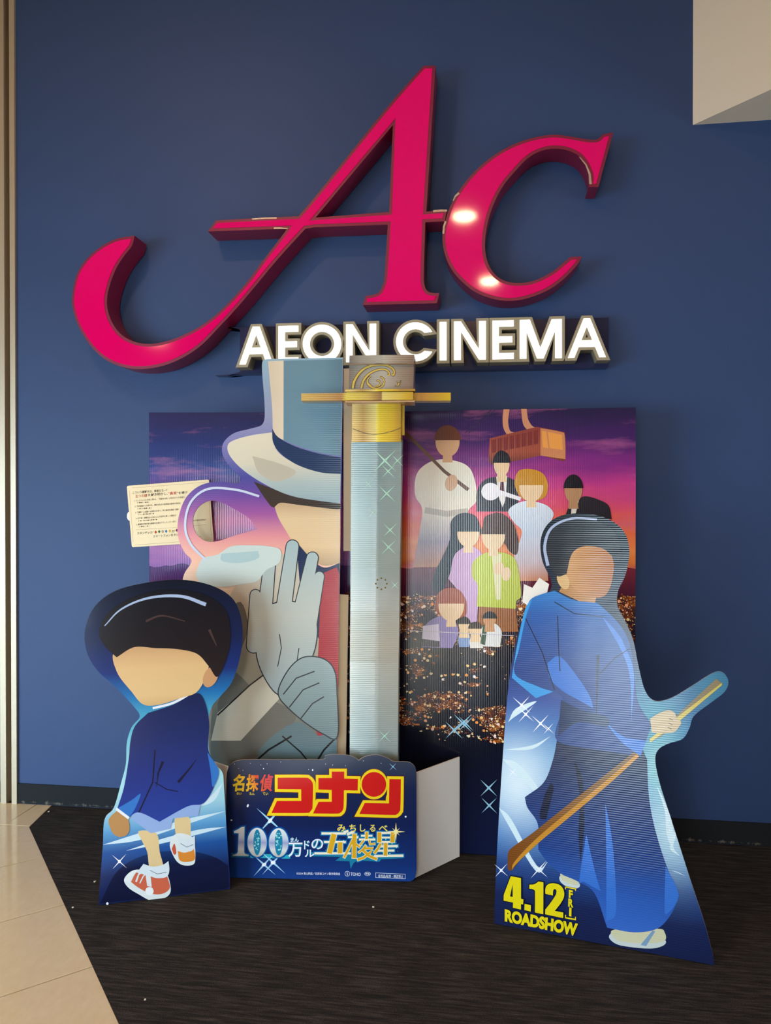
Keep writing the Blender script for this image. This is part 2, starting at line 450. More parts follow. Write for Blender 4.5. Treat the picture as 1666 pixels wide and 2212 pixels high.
MAROON = plain('maroon_return', '#7b0d38', .30)
RIM = plain('maroon_rim', '#7a0a34', .4)
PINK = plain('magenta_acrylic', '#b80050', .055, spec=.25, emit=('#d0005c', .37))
logo = empty('letter_sign', Matrix.Translation((0, 0, 1.4)))
tag(logo, 'large glossy magenta sign letters A and C with a long swash on the navy wall', 'sign')
def to_local(plane, loop, base): return [(u, v - base) for u, v in plane.pts(loop)]
fp = side(-.13)
for nm, loops in (('letter', [A_OUT, A_HOLE]), ('letter', [C_OUT])):
    L = [to_local(fp, l, 1.4) for l in loops]
    body = slab(nm, L, .010, .130, [RIM, MAROON], logo)
    inn = [offset(l, -.013 if i == 0 else .013) for i, l in enumerate(L)]
    slab('face', inn, .128, .1325, [PINK, PINK], body, back=False)
PEEL = plain('peeled_silver_edge', '#b8a79a', .35, .6, bump=(120, .002))
peel = [stroke([(545,473.5),(575,471.5),(598,471)], 3, 3), stroke([(592,493),(606,493),(622,494)], 4, 2), stroke([(979,434),(984,424),(992,417)], 2, 5), stroke([(936,456.5),(952,455),(966,455)], 5, 4),
        stroke([(958,505),(959,490),(963,478)], 4, 4), stroke([(1252,339),(1266,356),(1274,376),(1276,398)], 2, 6)]
for p in peel: flat('peeled_trim', [to_local(fp, p, 1.4)], .1312, PEEL, logo)

# ------------------------------------------------------------------ illuminated cinema name
LIT = plain('lit_white_acrylic', '#ffffff', .4, emit=('#f6fff8', 1.25))
RIM2 = plain('sand_letter_rim', '#958b72', .5)
RET = plain('sand_letter_return', '#8b826b', .5)
BACK = plain('indigo_sign_box', '#242748', .18)
sign = empty('illuminated_sign', Matrix.Translation((0, 0, 1.8)))
tag(sign, 'illuminated white capital letters with sand coloured rims on a dark backing box', 'sign')
bp_ = side(-.05)
bl = sm([(519,712,0),(524,707,0),(1310,686,1),(1315,686,1),(1315,792,1),(1312,794,1),(524,808,0),(519,803,0)], 3)
slab('backing_box', [to_local(bp_, bl, 1.8)], .0, .05, [BACK, BACK], sign)
lp = side(-.125)
def lt(x, t): b = 787.5 - (x - 520) * .02025; tp = 706 - (x - 547) * .0251; return (x, b + (tp - b) * t)
def L_(pts): return [lt(*p) for p in pts]
def A_(x0, x1, ap, ft):
    c = (x0 + x1) / 2; k = (x1 - x0) / 2 - ap / 2
    def xo(t, s): return c + s * (ap / 2 + k * (1 - t))
    def xi(t, s): return c + s * max(k - ft + ap / 2 - k * t, 0)
    return [L_([(c - ap/2, 1), (c + ap/2, 1), (x1, 0), (x1 - ft, 0), (xi(.27, 1), .27), (xi(.27, -1), .27), (x0 + ft, 0), (x0, 0)]),
            L_([(xi(.44, -1), .44), (xi(.44, 1), .44), (c, .79)])]
def N_(x0, x1, s): return [L_([(x0, 0), (x0, 1), (x0 + s, 1), (x1 - s, .27), (x1 - s, 1), (x1, 1), (x1, 0), (x1 - s, 0), (x0 + s, .74), (x0 + s, 0)])]
def E_(x0, x1, s): return [L_([(x0, 0), (x0, 1), (x1, 1), (x1, .84), (x0 + s, .84), (x0 + s, .59), (x1 - 3, .59), (x1 - 3, .43), (x0 + s, .43), (x0 + s, .16), (x1, .16), (x1, 0)])]
def O_(c, r, ri):
    m = lt(c, .5); return [ell(m[0], m[1], r, r, n=40), ell(m[0], m[1], ri, ri, n=36)]
def C_(c, r, ri):
    m = lt(c, .5); a = ell(m[0], m[1], r, r, n=36, a0=31, a1=329); b = ell(m[0], m[1], ri, ri, n=32, a0=315, a1=45); return [a + b]
def M_(x0, x1, s):
    c = (x0 + x1) / 2 - 1; return [L_([(x0, 0), (x0, 1), (x0 + 22, 1), (c, .27), (x1 - 22, 1), (x1, 1), (x1, 0), (x1 - s, 0), (x1 - s, .70), (c + 7, 0), (c - 7, 0), (x0 + s, .70), (x0 + s, 0)])]
WORDS = [A_(517.5, 590, 15, 13.5), E_(602, 645, 14), O_(696, 41.5, 26.5), N_(748, 813, 14), C_(898, 42, 27.5), [L_([(950, 0), (950, 1), (965, 1), (965, 0)])],
         N_(981, 1050, 15), E_(1064, 1110, 14), M_(1123, 1214, 14.5), A_(1227, 1309, 14, 14)]
for loops in WORDS:
    core = [to_local(lp, l, 1.8) for l in loops]
    rim = [offset(l, .0125 if i == 0 else -.0125) for i, l in enumerate(core)]
    body = slab('letter', rim, .052, .125, [RIM2, RET], sign)
    slab('lit_face', core, .124, .1275, [LIT, LIT], body, back=False)

# ------------------------------------------------------------------ printed background screen (two folded panels)
fold = Vector((-.545, -.245)); yawL = PSI * .95
bgR = Plane((0, -.245, 0), 0)
bgL = Plane((fold.x, fold.y, 0), yawL)
bg = empty('backdrop_panel', Matrix.Translation((fold.x, fold.y, 0)))
tag(bg, 'wide folding cardboard backdrop printed with a sunset sky over a night city, behind the cutouts', 'display board')
def sky_mat(left):
    m, nt, b = newmat('printed_sunset'); vec, x, y, z = obj_xyz(nt)
    Z = lambda py: bgR.uv((1100, py))[1]
    nz = noise_n(nt, vec, 4, 5, .6, sc3=(.5, 1, 2.4))
    zz = math_n(nt, 'ADD', z, math_n(nt, 'MULTIPLY', math_n(nt, 'SUBTRACT', nz, .5), .16))
    if left: st = [(Z(1290), '#5a2a6a'), (Z(1235), '#5b2f72'), (Z(1222), '#8a5ba3'), (Z(1190), '#b06fae'), (Z(1130), '#c45a92'), (Z(1070), '#6d3a8a'), (Z(1010), '#2c3f86'), (Z(960), '#29336c'), (Z(885), '#2f2a52')]
    else: st = [(Z(1240), '#b5402c'), (Z(1215), '#e07836'), (Z(1180), '#f08c4a'), (Z(1140), '#ee6a45'), (Z(1100), '#e0506a'), (Z(1050), '#c23a86'), (Z(1000), '#7e2a7c'), (Z(950), '#43225f'), (Z(885), '#2a1f44')]
    c = grad_n(nt, zz, sorted(st))
    cl = ramp_n(nt, noise_n(nt, vec, 5, 6, .62, sc3=(.35, 1, 1.8)), [(.52, (0, 0, 0, 1)), (.68, (1, 1, 1, 1))])
    c = mix_n(nt, math_n(nt, 'MULTIPLY', cl, .45), c, lin('#e58ab0') if left else lin('#d070a0'))
    # mountain ridge and the city below
    ridge = math_n(nt, 'ADD', Z(1228), math_n(nt, 'MULTIPLY', noise_n(nt, vec, 5, 3, sc3=(1, 0, 0)), .10))
    below = math_n(nt, 'LESS_THAN', z, math_n(nt, 'SUBTRACT', ridge, .045))
    city = grad_n(nt, z, sorted([(Z(1225), '#7a2431' if not left else '#4d2a6b'), (Z(1270), '#55162f' if not left else '#4a1d55'), (Z(1330), '#2a1326'), (Z(1420), '#14101e'), (Z(1600), '#0d0f1e'), (Z(1760), '#131a38'), (0, '#131c40')]))
    def dots(scale, rad, sc3=(1, 1, 1)):
        mp = nd(nt, 'ShaderNodeMapping'); mp.inputs['Scale'].default_value = sc3; nt.links.new(vec, mp.inputs[0])
        vo = nd(nt, 'ShaderNodeTexVoronoi'); vo.inputs['Scale'].default_value = scale; nt.links.new(mp.outputs[0], vo.inputs['Vector'])
        sep = nd(nt, 'ShaderNodeSeparateColor'); nt.links.new(vo.outputs['Color'], sep.inputs[0])
        size = math_n(nt, 'MULTIPLY', math_n(nt, 'POWER', sep.outputs[1], 1.6), rad)
        return math_n(nt, 'LESS_THAN', vo.outputs['Distance'], size), sep.outputs[0]
    d1, r1 = dots(70, .46); d2, r2 = dots(150, .42, (1, 1, 1.8))
    band = grad_n(nt, z, sorted([(Z(1240), (0, 0, 0, 1)), (Z(1268), (.10, .10, .10, 1)), (Z(1290), (.62, .62, .62, 1)), (Z(1330), (.58, .58, .58, 1)), (Z(1420), (.50, .50, .50, 1)), (Z(1490), (.48, .48, .48, 1)), (Z(1535), (.60, .60, .60, 1)), (Z(1585), (.53, .53, .53, 1)), (Z(1640), (.36, .36, .36, 1)), (Z(1700), (.0, .0, .0, 1)), (0, (0, 0, 0, 1))]))
    dens = noise_n(nt, vec, 5.5, 4, .62, sc3=(1, 1, 2.4))
    inb = math_n(nt, 'LESS_THAN', dens, band)
    inb2 = math_n(nt, 'LESS_THAN', dens, math_n(nt, 'SUBTRACT', band, .06))
    on = math_n(nt, 'MAXIMUM', math_n(nt, 'MULTIPLY', d1, inb), math_n(nt, 'MULTIPLY', d2, inb2))
    lc = ramp_n(nt, r1, [(0, '#ffcf7a'), (.4, '#ffe9b8'), (.7, '#ff9a3a'), (1, '#ffffff')])
    glow = ramp_n(nt, noise_n(nt, vec, 16, 4, .7, sc3=(1, 1, 2)), [(.40, '#1a1018'), (.52, '#6a2c0c'), (.66, '#c8701c')])
    gl = math_n(nt, 'MULTIPLY', inb2, .85)
    city = mix_n(nt, gl, city, glow)
    city = mix_n(nt, on, city, lc)
    c = mix_n(nt, below, c, city)
    nt.links.new(c, b.inputs['Base Color']); b.inputs['Roughness'].default_value = .15; b.inputs['Specular IOR Level'].default_value = .5
    flute(nt, b, 'x'); return m
SKYL, SKYR = sky_mat(True), sky_mat(False)
zt = bgR.uv((1374, 880))[1]
xr = bgR.uv((1374, 880))[0]
def sub(name, plane, parent_root):
    o = empty(name, plane.M); o.parent = parent_root; o.matrix_parent_inverse = parent_root.matrix_world.inverted(); return o
bgroots = {}
def panel(plane, u0, u1, mat, ztop):
    o = slab('printed_panel', [[(u0, .004), (u1, .004), (u1, ztop), (u0, ztop)]], -.006, 0, [mat, EDGE], None)
    o.matrix_world = plane.M
    o.parent = bg; o.matrix_parent_inverse = bg.matrix_world.inverted(); return o
pR = panel(bgR, fold.x, xr, SKYR, zt)
uL = bgL.uv((322, 889))[0]
pL = panel(bgL, uL, 0, SKYL, zt)
# simple faceless people and a cable car printed on the right panel
art = Art(bgR, pR)
def person(hair, skin, body, bodypts, cx, cy, rx, ry, hairpts=None, extra=()):
    art('printed_clothes', body, sm(bodypts, 5))
    for m, p in extra: art('printed_garment', m, p)
    if hairpts: art('printed_hair', hair, sm(hairpts, 5))
    art('printed_face', skin, ell(cx, cy, rx, ry), [(cx - 9, cy + ry - 12), (cx + 9, cy + ry - 12), (cx + 11, cy + ry + 12), (cx - 11, cy + ry + 12)])
    art('printed_hair', hair, ell(cx, cy - ry * .12, rx * 1.12, ry * 1.02, n=20, a0=180, a1=360))
SKIN = ink('#d9a87e', 'x'); SKIN2 = ink('#eac79c', 'x')
BLACKH = ink('#20181c', 'x'); BROWNH = ink('#6b3a22', 'x'); DARKB = ink('#3a2420', 'x')
# cable car
art('printed_hanger', ink('#c98a68', 'x'), sm([(1088,884,1),(1101,884,1),(1098,910),(1102,930),(1112,934,1),(1096,940,1),(1088,925),(1086,905)], 5), sm([(1126,883,1),(1138,883,1),(1141,905),(1150,920),(1160,924,1),(1140,930,1),(1130,915)], 5))
art('printed_cabin', inkgrad([(bgR.uv((1100, 1005))[1], '#5f2a22'), (bgR.uv((1100, 975))[1], '#a04e38'), (bgR.uv((1100, 930))[1], '#8a3f35')], 'z', 'x'), sm([(1058,947,1),(1160,922,1),(1212,932),(1221,940),(1222,990),(1215,996,1),(1170,984,1),(1075,1004,1),(1057,998,0)], 4))
art('printed_cabin', ink('#c98358', 'x'), sm([(1168,925,1),(1212,933),(1220,942),(1222,992,1),(1168,984,1)], 4))
art('printed_window', ink('#e59a4a', 'x'), [(1184,933),(1214,939),(1216,972),(1188,968)], [(1171,931),(1180,932),(1185,968),(1173,966)])
art('printed_window', ink('#7c3330', 'x'), *[[(x, 951 - (x-1060)*.22), (x+10, 949 - (x-1060)*.22), (x+10, 977 - (x-1060)*.2), (x, 979 - (x-1060)*.2)] for x in range(1062, 1156, 13)])
art('printed_cable', ink('#3b2c48', 'x'), stroke([(1012, 936), (1070, 885)], 1.5), stroke([(1004, 936), (1062, 885)], 1.5))
# people, back row
person(BROWNH, SKIN, inkgrad([(bgR.uv((900, 1230))[1], '#c98a66'), (bgR.uv((900, 1170))[1], '#9b8fa2'), (bgR.uv((900, 1100))[1], '#e6ddcb'), (bgR.uv((900, 1000))[1], '#efe6d2')], 'z', 'x'),
       [(960,992),(925,1000),(900,1025),(897,1070),(912,1098),(908,1140),(893,1225,1),(985,1225,1),(1010,1150),(1012,1104),(1030,1080),(1024,1030),(1005,1003)], 967, 955, 26, 32,
       extra=((ink('#b5a999', 'x'), stroke([(918,1102),(965,1110),(1012,1104)], 13)),))
art('printed_staff', ink('#6b4528', 'x'), stroke([(876, 934), (960, 1018), (1012, 1058)], 6, 8))
art('printed_hand', SKIN, ell(975, 1043, 13, 18, 20))
person(BLACKH, SKIN2, ink('#2a2228', 'x'), [(1085,1030),(1050,1035),(1031,1060),(1030,1105,1),(1120,1105,1),(1118,1050),(1105,1034)], 1084, 1003, 17, 26,
       extra=((ink('#e6e0dc', 'x'), [(1072,1030),(1096,1028),(1092,1080),(1086,1096),(1078,1075)]), (ink('#5a1a2a', 'x'), [(1082,1036),(1088,1036),(1090,1062),(1085,1066),(1080,1060)])))
art('printed_bouquet', ink('#eae6ee', 'x'), ell(1060, 1062, 20, 19), stroke([(1075,1062),(1125,1078)], 10, 8))
person(ink('#c98a1e', 'x'), SKIN2, inkgrad([(bgR.uv((1150, 1260))[1], '#d58a5a'), (bgR.uv((1150, 1215))[1], '#c9b7bd'), (bgR.uv((1150, 1150))[1], '#c5cede'), (bgR.uv((1150, 1090))[1], '#d6deea')], 'z', 'x'),
       [(1140,1082),(1112,1090),(1098,1106),(1112,1130),(1128,1150),(1112,1200),(1108,1255,1),(1185,1255,1),(1180,1180),(1190,1130),(1196,1108),(1178,1090)], 1148, 1052, 26, 32,
       [(1120,1018),(1145,1013),(1172,1022),(1184,1045),(1180,1070),(1165,1080),(1140,1082),(1122,1070),(1112,1045)])
person(BLACKH, ink('#b98a62', 'x'), ink('#2c262b', 'x'), [(1250,1078),(1232,1090),(1222,1112,1),(1322,1122,1),(1315,1092),(1290,1078),(1265,1072)], 1239, 1058, 19, 29,
       extra=((ink('#e6dccd', 'x'), [(1236,1085),(1252,1075),(1244,1110),(1234,1112)]),))
# people, middle row
person(ink('#1d161a', 'x'), SKIN2, ink('#c9a0c8', 'x'), [(1005,1180),(975,1190),(960,1210),(962,1240),(985,1270),(1000,1300),(1004,1345,1),(1030,1345,1),(1035,1290),(1046,1250),(1042,1200),(1025,1182)], 1012, 1152, 24, 30,
       [(1000,1108),(975,1125),(972,1165),(955,1205),(938,1240),(936,1272),(955,1275),(972,1240),(985,1195),(1035,1160),(1030,1118)])
art('printed_skirt', ink('#9a5a2a', 'x'), [(1036,1300),(1112,1300),(1120,1365),(1030,1365)])
person(ink('#4a2c1e', 'x'), SKIN2, ink('#bcc23a', 'x'), [(1075,1192),(1045,1196),(1022,1215),(1020,1245),(1032,1265),(1030,1310,1),(1115,1315,1),(1116,1298),(1126,1285),(1120,1230),(1108,1202)], 1066, 1158, 25, 31,
       [(1050,1115),(1080,1108),(1108,1130),(1120,1170),(1116,1198),(1100,1190),(1085,1170),(1045,1160),(1044,1130)], extra=((ink('#e0d9a8', 'x'), [(1062,1196),(1084,1196),(1082,1295),(1072,1295)]),))
art('printed_hands', SKIN2, ell(1078, 1228, 11, 14, 20), ell(1094, 1240, 10, 15, 10))
# people, front row
person(ink('#a5512c', 'x'), SKIN2, ink('#8f7fb4', 'x'), [(960,1330),(930,1340),(914,1362),(912,1398,1),(978,1400,1),(990,1370),(985,1345)], 975, 1308, 28, 34,
       [(968,1270),(945,1285),(941,1315),(955,1330),(1000,1335),(1009,1310),(1000,1285)], extra=((ink('#d5cbe0', 'x'), [(914,1352),(948,1348),(950,1385),(912,1380)]), (ink('#3b3548', 'x'), [(912,1380),(950,1385),(950,1398),(910,1396)])))
person(ink('#2a1d18', 'x'), SKIN2, ink('#7d97c4', 'x'), [(1000,1365),(990,1378),(992,1398,1),(1014,1398,1),(1016,1372)], 1003, 1350, 12, 16)
person(ink('#3a2820', 'x'), SKIN2, ink('#e6dcd2', 'x'), [(1027,1372),(1015,1382),(1016,1400,1),(1044,1400,1),(1042,1380)], 1027, 1360, 14, 15)
person(ink('#1d1816', 'x'), ink('#c98f60', 'x'), ink('#e0dcd8', 'x'), [(1055,1345),(1040,1360),(1042,1396,1),(1080,1398,1),(1084,1365),(1072,1348)], 1058, 1338, 14, 15,
       extra=((ink('#2f4a34', 'x'), [(1044,1350),(1054,1348),(1048,1394),(1038,1390)]),))
def star(cx, cy, r, rot=45, w_=.06):
    """One four-rayed sparkle as a single outline."""
    o = []
    for k in range(8):
        a = math.radians(rot + 45 * k); q = r if k % 2 == 0 else r * max(w_, .05) * 1.7
        o.append((cx + q * math.cos(a), cy + q * math.sin(a)))
    return [o]
SPARK = ink('#9fd0e8'); WHT = ink('#f2f6fa')
art('printed_sparkle', SPARK, *star(1056,1702,26), *star(1057,1740,24), *star(1000,1562,28), *star(981,1577,26), *star(1007,1563,22))
art('printed_crease', ink('#c9bfc9', 'x'), stroke([(885,1362),(1110,1373)], 1.6))

# ------------------------------------------------------------------ top hat cutout
hatP = Plane(floor_pt((600, 1872)).to_tuple(), PSI * .15, math.radians(0.6))
hat = empty('cardboard_cutout', hatP.M)
tag(hat, 'tall pale cardboard cutout of a top hatted figure beside the sword', 'cutout')
def zf(P, ps): return [(P.uv((700, py))[1], c) for py, c in ps]
def zs_(P, x, ps): return sorted([(P.uv((x, py))[1], c) for py, c in ps])
o_out = sm([(567,785,0),(573,776,1),(741,772,1),(728,1640,1)], 3)
base_l = hatP.uv((728, 1640))
hat_out = sm([(566,790),(574,776,1),(741,772,1),(735,1200,1),(729,1560,1),(725,1880,1),(452,1886,1),(452,1640,1),(440,1560),(418,1440),(402,1320),(394,1270),
    (398,1240),(414,1212),(398,1192),(385,1160),(385,1122),(400,1078),(430,1050),(470,1040),(512,1044),(520,1032),(500,1012),(482,985),(482,958),(505,936),(545,925),(568,915),(572,880)], 5)
hat_hole = sm([(452,1082),(430,1094),(418,1115),(418,1138),(428,1158),(448,1170),(474,1168),(510,1156),(556,1143,1),(536,1118),(500,1096),(474,1084)], 4)
hl = hatP.pts(hat_out); hl = [(u, max(v, .003)) for u, v in hl]
HB = inkgrad(zs_(hatP, 500, [(1700, '#4a4a4a'), (1480, '#b7ab97'), (1300, '#d9cbb2'), (1215, '#eeb89c'), (1160, '#dc8f92'), (1110, '#9c5598'), (1070, '#6a4796'), (1030, '#4a4a94'), (960, '#7c7ab0'), (900, '#8f95b4'), (775, '#8fb0c4')]), 'z', 'z')
slab('board', [hl, hatP.pts(hat_hole)], -.006, 0, [HB, EDGE], hat)
ha = Art(hatP, hat)
ZX = lambda x: hatP.uv((x, 1000))[0]
ha('printed_crown', inkgrad([(ZX(570), '#cdbfa9'), (ZX(612), '#d8cab4'), (ZX(613), '#68899a'), (ZX(700), '#6a8c9f'), (ZX(741), '#5f7d8e')], 'x', 'z'), sm([(579,780,1),(740,776,1),(736,985,1),(690,978),(640,962),(600,944),(590,930),(588,880)], 5))
ha('printed_brim', inkgrad(zs_(hatP, 600, [(1090, '#8ba2ab'), (1040, '#a9b6b5'), (1000, '#cfc8b4'), (940, '#d8cfba')]), 'z', 'z'), sm([(588,934,1),(545,940),(508,950),(492,962),(497,985),(525,1015),(570,1045),(620,1068),(680,1082),(735,1087,1),(736,1020,1),(650,1005),(600,975)], 6))
ha('printed_brim', ink('#b7b09e', 'z'), sm([(545,985,1),(600,1000),(640,1020),(600,1040),(560,1022)], 5))
ha('printed_band', ink('#26375a', 'z'), sm([(588,926,1),(602,945),(640,965),(690,980),(736,988,1),(736,1024,1),(690,1020),(640,1003),(605,978),(590,955)], 6))
ha('printed_face', inkgrad(zs_(hatP, 650, [(1230, '#a98a68'), (1180, '#dcbd92'), (1120, '#d9bd94'), (1070, '#b0906e')]), 'z', 'z'), sm([(586,1056,1),(640,1076),(690,1084),(735,1087,1),(734,1216,1),(700,1222),(668,1204),(640,1180),(620,1150),(598,1110)], 6))
ha('printed_hair', ink('#3f332c', 'z'), sm([(548,1040,1),(590,1056),(640,1074),(735,1088,1),(734,1100),(690,1096),(640,1090),(606,1086),(590,1096),(575,1080)], 5))
# clothes in plain fields of colour
ha('printed_coat', inkgrad(zs_(hatP, 560, [(1700, '#556060'), (1560, '#6f7068'), (1440, '#9a907e'), (1280, '#c0b6a4')]), 'z', 'z'), sm([(456,1640,1),(456,1560),(470,1400),(500,1280),(560,1215),(640,1195),(690,1225),(733,1240,1),(727,1700,1),(456,1700,1)], 6))
ha('printed_shadow_fold', ink('#6a675f', 'z'), sm([(470,1520,1),(500,1450),(560,1500),(640,1550),(560,1650,1),(480,1650,1)], 4), sm([(484,1330,1),(520,1300),(535,1360),(505,1440,1),(486,1400)], 4))
ha('printed_lapel', ink('#c1b8a5', 'z'), [(456,1600),(470,1540),(615,1420),(640,1470),(520,1600)], )
ha('printed_shirt', ink('#1f2c4f', 'z'), sm([(640,1170,1),(672,1206),(700,1226),(734,1216,1),(731,1430,1),(700,1400),(655,1300)], 5))
ha('printed_vest', ink('#a32f3a', 'z'), sm([(694,1240,1),(728,1225,1),(733,1240,1),(731,1480,1),(705,1600),(680,1560),(688,1400)], 5))
ha('printed_coat', ink('#5f7377', 'z'), sm([(560,1700,1),(560,1620),(640,1560),(690,1590),(729,1560,1),(727,1700,1)], 4))
ha('printed_fold_line', ink('#1a1a1c', 'z'), stroke([(470,1545),(540,1480),(600,1435)], 3), stroke([(535,1660),(580,1620),(630,1590)], 4), stroke([(610,1590),(650,1625),(670,1650)], 3), stroke([(729,1590),(700,1620),(675,1660)], 4))
GLV = inkgrad(zs_(hatP, 600, [(1600, '#7d8a8c'), (1480, '#98a6a8'), (1330, '#b4b6ac'), (1180, '#a2b4b6')]), 'z', 'z')
GL2 = ink('#c3cfca', 'z'); OUTL = ink('#2b2f36', 'z')
# plain raised glove: outline first, then the fill
fing = [(552,1285,548,1395,11,15),(585,1195,572,1320,11,15),(632,1180,612,1320,13,16),(675,1205,648,1330,12,16),(690,1245,668,1360,10,14)]
palm = sm([(560,1330),(600,1302),(650,1305),(682,1340),(680,1400),(655,1455),(625,1500),(590,1490),(556,1420)], 6)
ha('printed_outline', OUTL, *[capsule(a,b,c,d,r+2,q+2) for a,b,c,d,r,q in fing], offset(palm, 2.5))
ha('printed_glove', GLV, *[capsule(*t) for t in fing], palm)
ha('printed_fold_line', OUTL, stroke([(600,1440),(608,1400),(604,1370)], 2), stroke([(640,1440),(646,1400)], 2))
fist = sm([(606,1480),(630,1440),(660,1420),(700,1425),(722,1450),(727,1500),(728,1590),(700,1585),(660,1560),(625,1530),(604,1505)], 6)
ha('printed_outline', OUTL, offset(fist, 2.5))
ha('printed_glove', inkgrad(zs_(hatP, 660, [(1600, '#6a7a7e'), (1500, '#80908f'), (1420, '#93a09f')]), 'z', 'z'), fist)
ha('printed_fold_line', OUTL, stroke([(612,1500),(640,1465),(680,1450)], 2.5), stroke([(625,1528),(655,1490),(690,1475)], 2.5), stroke([(650,1552),(675,1520),(700,1505)], 2.5))
ha('printed_glove', GL2, sm([(428,1225),(440,1205),(470,1198),(500,1180),(545,1178),(580,1180),(606,1188),(604,1215),(575,1232),(555,1255),(520,1262),(480,1268),(440,1262),(424,1245)], 6))
ha('printed_disc', ink('#a9c0c2', 'z'), sm([(478,1196,1),(558,1190,1),(558,1206),(520,1216),(480,1212)], 4))
ha('printed_cord', ink('#c5cce0', 'z'), stroke(sm([(560,1072),(510,1058),(450,1056),(412,1085),(400,1135),(412,1175),(445,1210)], 6, closed=False), 5))
FLAP = plain('folded_board_side', '#c4ab8a', .8, bump=(60, .0004))
u1 = hatP.uv((732, 1284)); u2 = hatP.uv((727, 1640))
fl = mesh_obj('side_flap', [(u1[0], .002, u1[1]), (u1[0] + .036, .02, u1[1] - .004), (u1[0] + .02, .02, .005), (u1[0] - .012, .002, .005), (u1[0], .008, u1[1]), (u1[0] + .036, .026, u1[1] - .004), (u1[0] + .02, .026, .005), (u1[0] - .012, .008, .005)],
    [(0,3,2,1),(4,5,6,7),(0,1,5,4),(1,2,6,5),(2,3,7,6),(3,0,4,7)], FLAP, hat)

# ------------------------------------------------------------------ note card behind the loop
cdP = Plane((bgL.M @ Vector((0, -.03, 0))).to_tuple(), yawL)
b_ = cdP.uv((284, 1183)); card = empty('note_card', cdP.M)
tag(card, 'cream paper note card with rows of text and coloured diamonds, behind the cutout loop', 'card')
k_ = 7.573
def C6(x, y): return (260 + x / k_, 1020 + y / k_)
PAPER = None
def paper_mat():
    m, nt, b = newmat('aged_note_paper'); vec, x, y, z = obj_xyz(nt)
    c = mix_n(nt, noise_n(nt, vec, 9, 4), lin('#e3cfa2'), lin('#efe0bc'))
    nt.links.new(c, b.inputs['Base Color']); b.inputs['Roughness'].default_value = .5; return m
PAPER = paper_mat()
cl_ = sm([C6(108,240),C6(125,222,),C6(1430,122),C6(1453,140),C6(1528,1110),C6(1505,1142),C6(210,1226),C6(187,1205)], 4)
cl_ = [C6(107,250),C6(112,230),C6(130,222),C6(1425,122),C6(1446,128),C6(1453,150),C6(1528,1110),C6(1522,1132),C6(1500,1143),C6(212,1226),C6(193,1220),C6(186,1200)]
slab('paper', [cdP.pts(cl_)], -.001, 0, [PAPER, PAPER], card)
slab('tab', [cdP.pts(sm([C6(140,650,),C6(112,680),C6(106,720),C6(118,770),C6(155,795),C6(165,720)], 4))], -.003, -.0015, [CARD, CARD], card)
ca_ = Art(cdP, card)
TAN = ink('#a5835a'); DK = ink('#453a2c'); RED = ink('#b8402c')
ca_('printed_border', TAN, *[stroke([C6(*a), C6(*b)], .5) for a, b in (((190,258),(1385,165)),((1440,200),(1488,1040)),((1440,1105),(250,1190)),((210,1140),(150,300)))])
def row(t, x0, y0, x1, y1, h): return (t, tuple(C6(*p) for p in quad(x0, y0, x1, y1, h)))
letters('lettering', cdP, card, [row('こういう謎解きは、得意だろー？', 203,313,768,270,44), row('を解き明かし、', 452,352,775,325,46), row('を導け', 950,318,1098,305,44),
    row('スタンディの“', 274,978,545,960,44), row('な', 672,950,718,946,42), row('か', 842,948,894,944,40), row('スマートフォンをタッ', 534,1030,945,998,44)], .0006, DK, .012, stuff=True)
letters('lettering', cdP, card, [row('五つの謎', 245,370,440,354,50), row('“真実”', 785,322,945,312,52)], .0006, RED, .012, stuff=True)
letters('lettering', cdP, card, [row('1. ビッグジュエルを探し求める、「怪盗1412号」と呼ばれていた怪盗の', 230,452,1050,392,30), row('▷ ◆◆とう◆◆ど', 275,487,475,477,24),
    row('2. “鬼の副長”とも称され、幕末を生きた新選組の副長の名前は', 236,545,985,490,30), row('▷ ◆じか◆◆し◆う', 280,587,515,572,24),
    row('3. 工藤新一に匹敵する推理力を持つ、同じ高校生探偵・服部', 244,645,952,592,30), row('▷ にし◆の◆た◆て◆', 290,682,552,664,24),
    row('4. 北海道・函館山から見ることが出来る美しい夜景は？', 252,742,915,690,30), row('▷ ◆・◆ま◆◆る◆◆け◆', 296,785,604,762,24),
    row('5. 劇場版27弾の青山剛昌先生描き下ろしティザーポス', 260,842,903,792,30), row('▷ ◆◆ょう◆く', 305,880,478,868,24), row('北海道の名所は？', 1190,778,1405,762,28)], .0006, ink('#5a4b38'), .008, stuff=True)
ca_('printed_rule', TAN, stroke([C6(250,942), C6(920,905)], .5), stroke([C6(1195,875), C6(1405,858)], .5), stroke([C6(1285,1052), C6(1322,1050)], .9))
for c_, (dx, dy) in (('#b8402c', (579,980)), ('#2c6a34', (636,972)), ('#2f7aa8', (751,967)), ('#dda93a', (810,961)), ('#7a2f52', (925,950))):
    ca_('printed_diamond', ink(c_), [C6(dx-22,dy), C6(dx,dy-28), C6(dx+22,dy), C6(dx,dy+28)], layer=3)

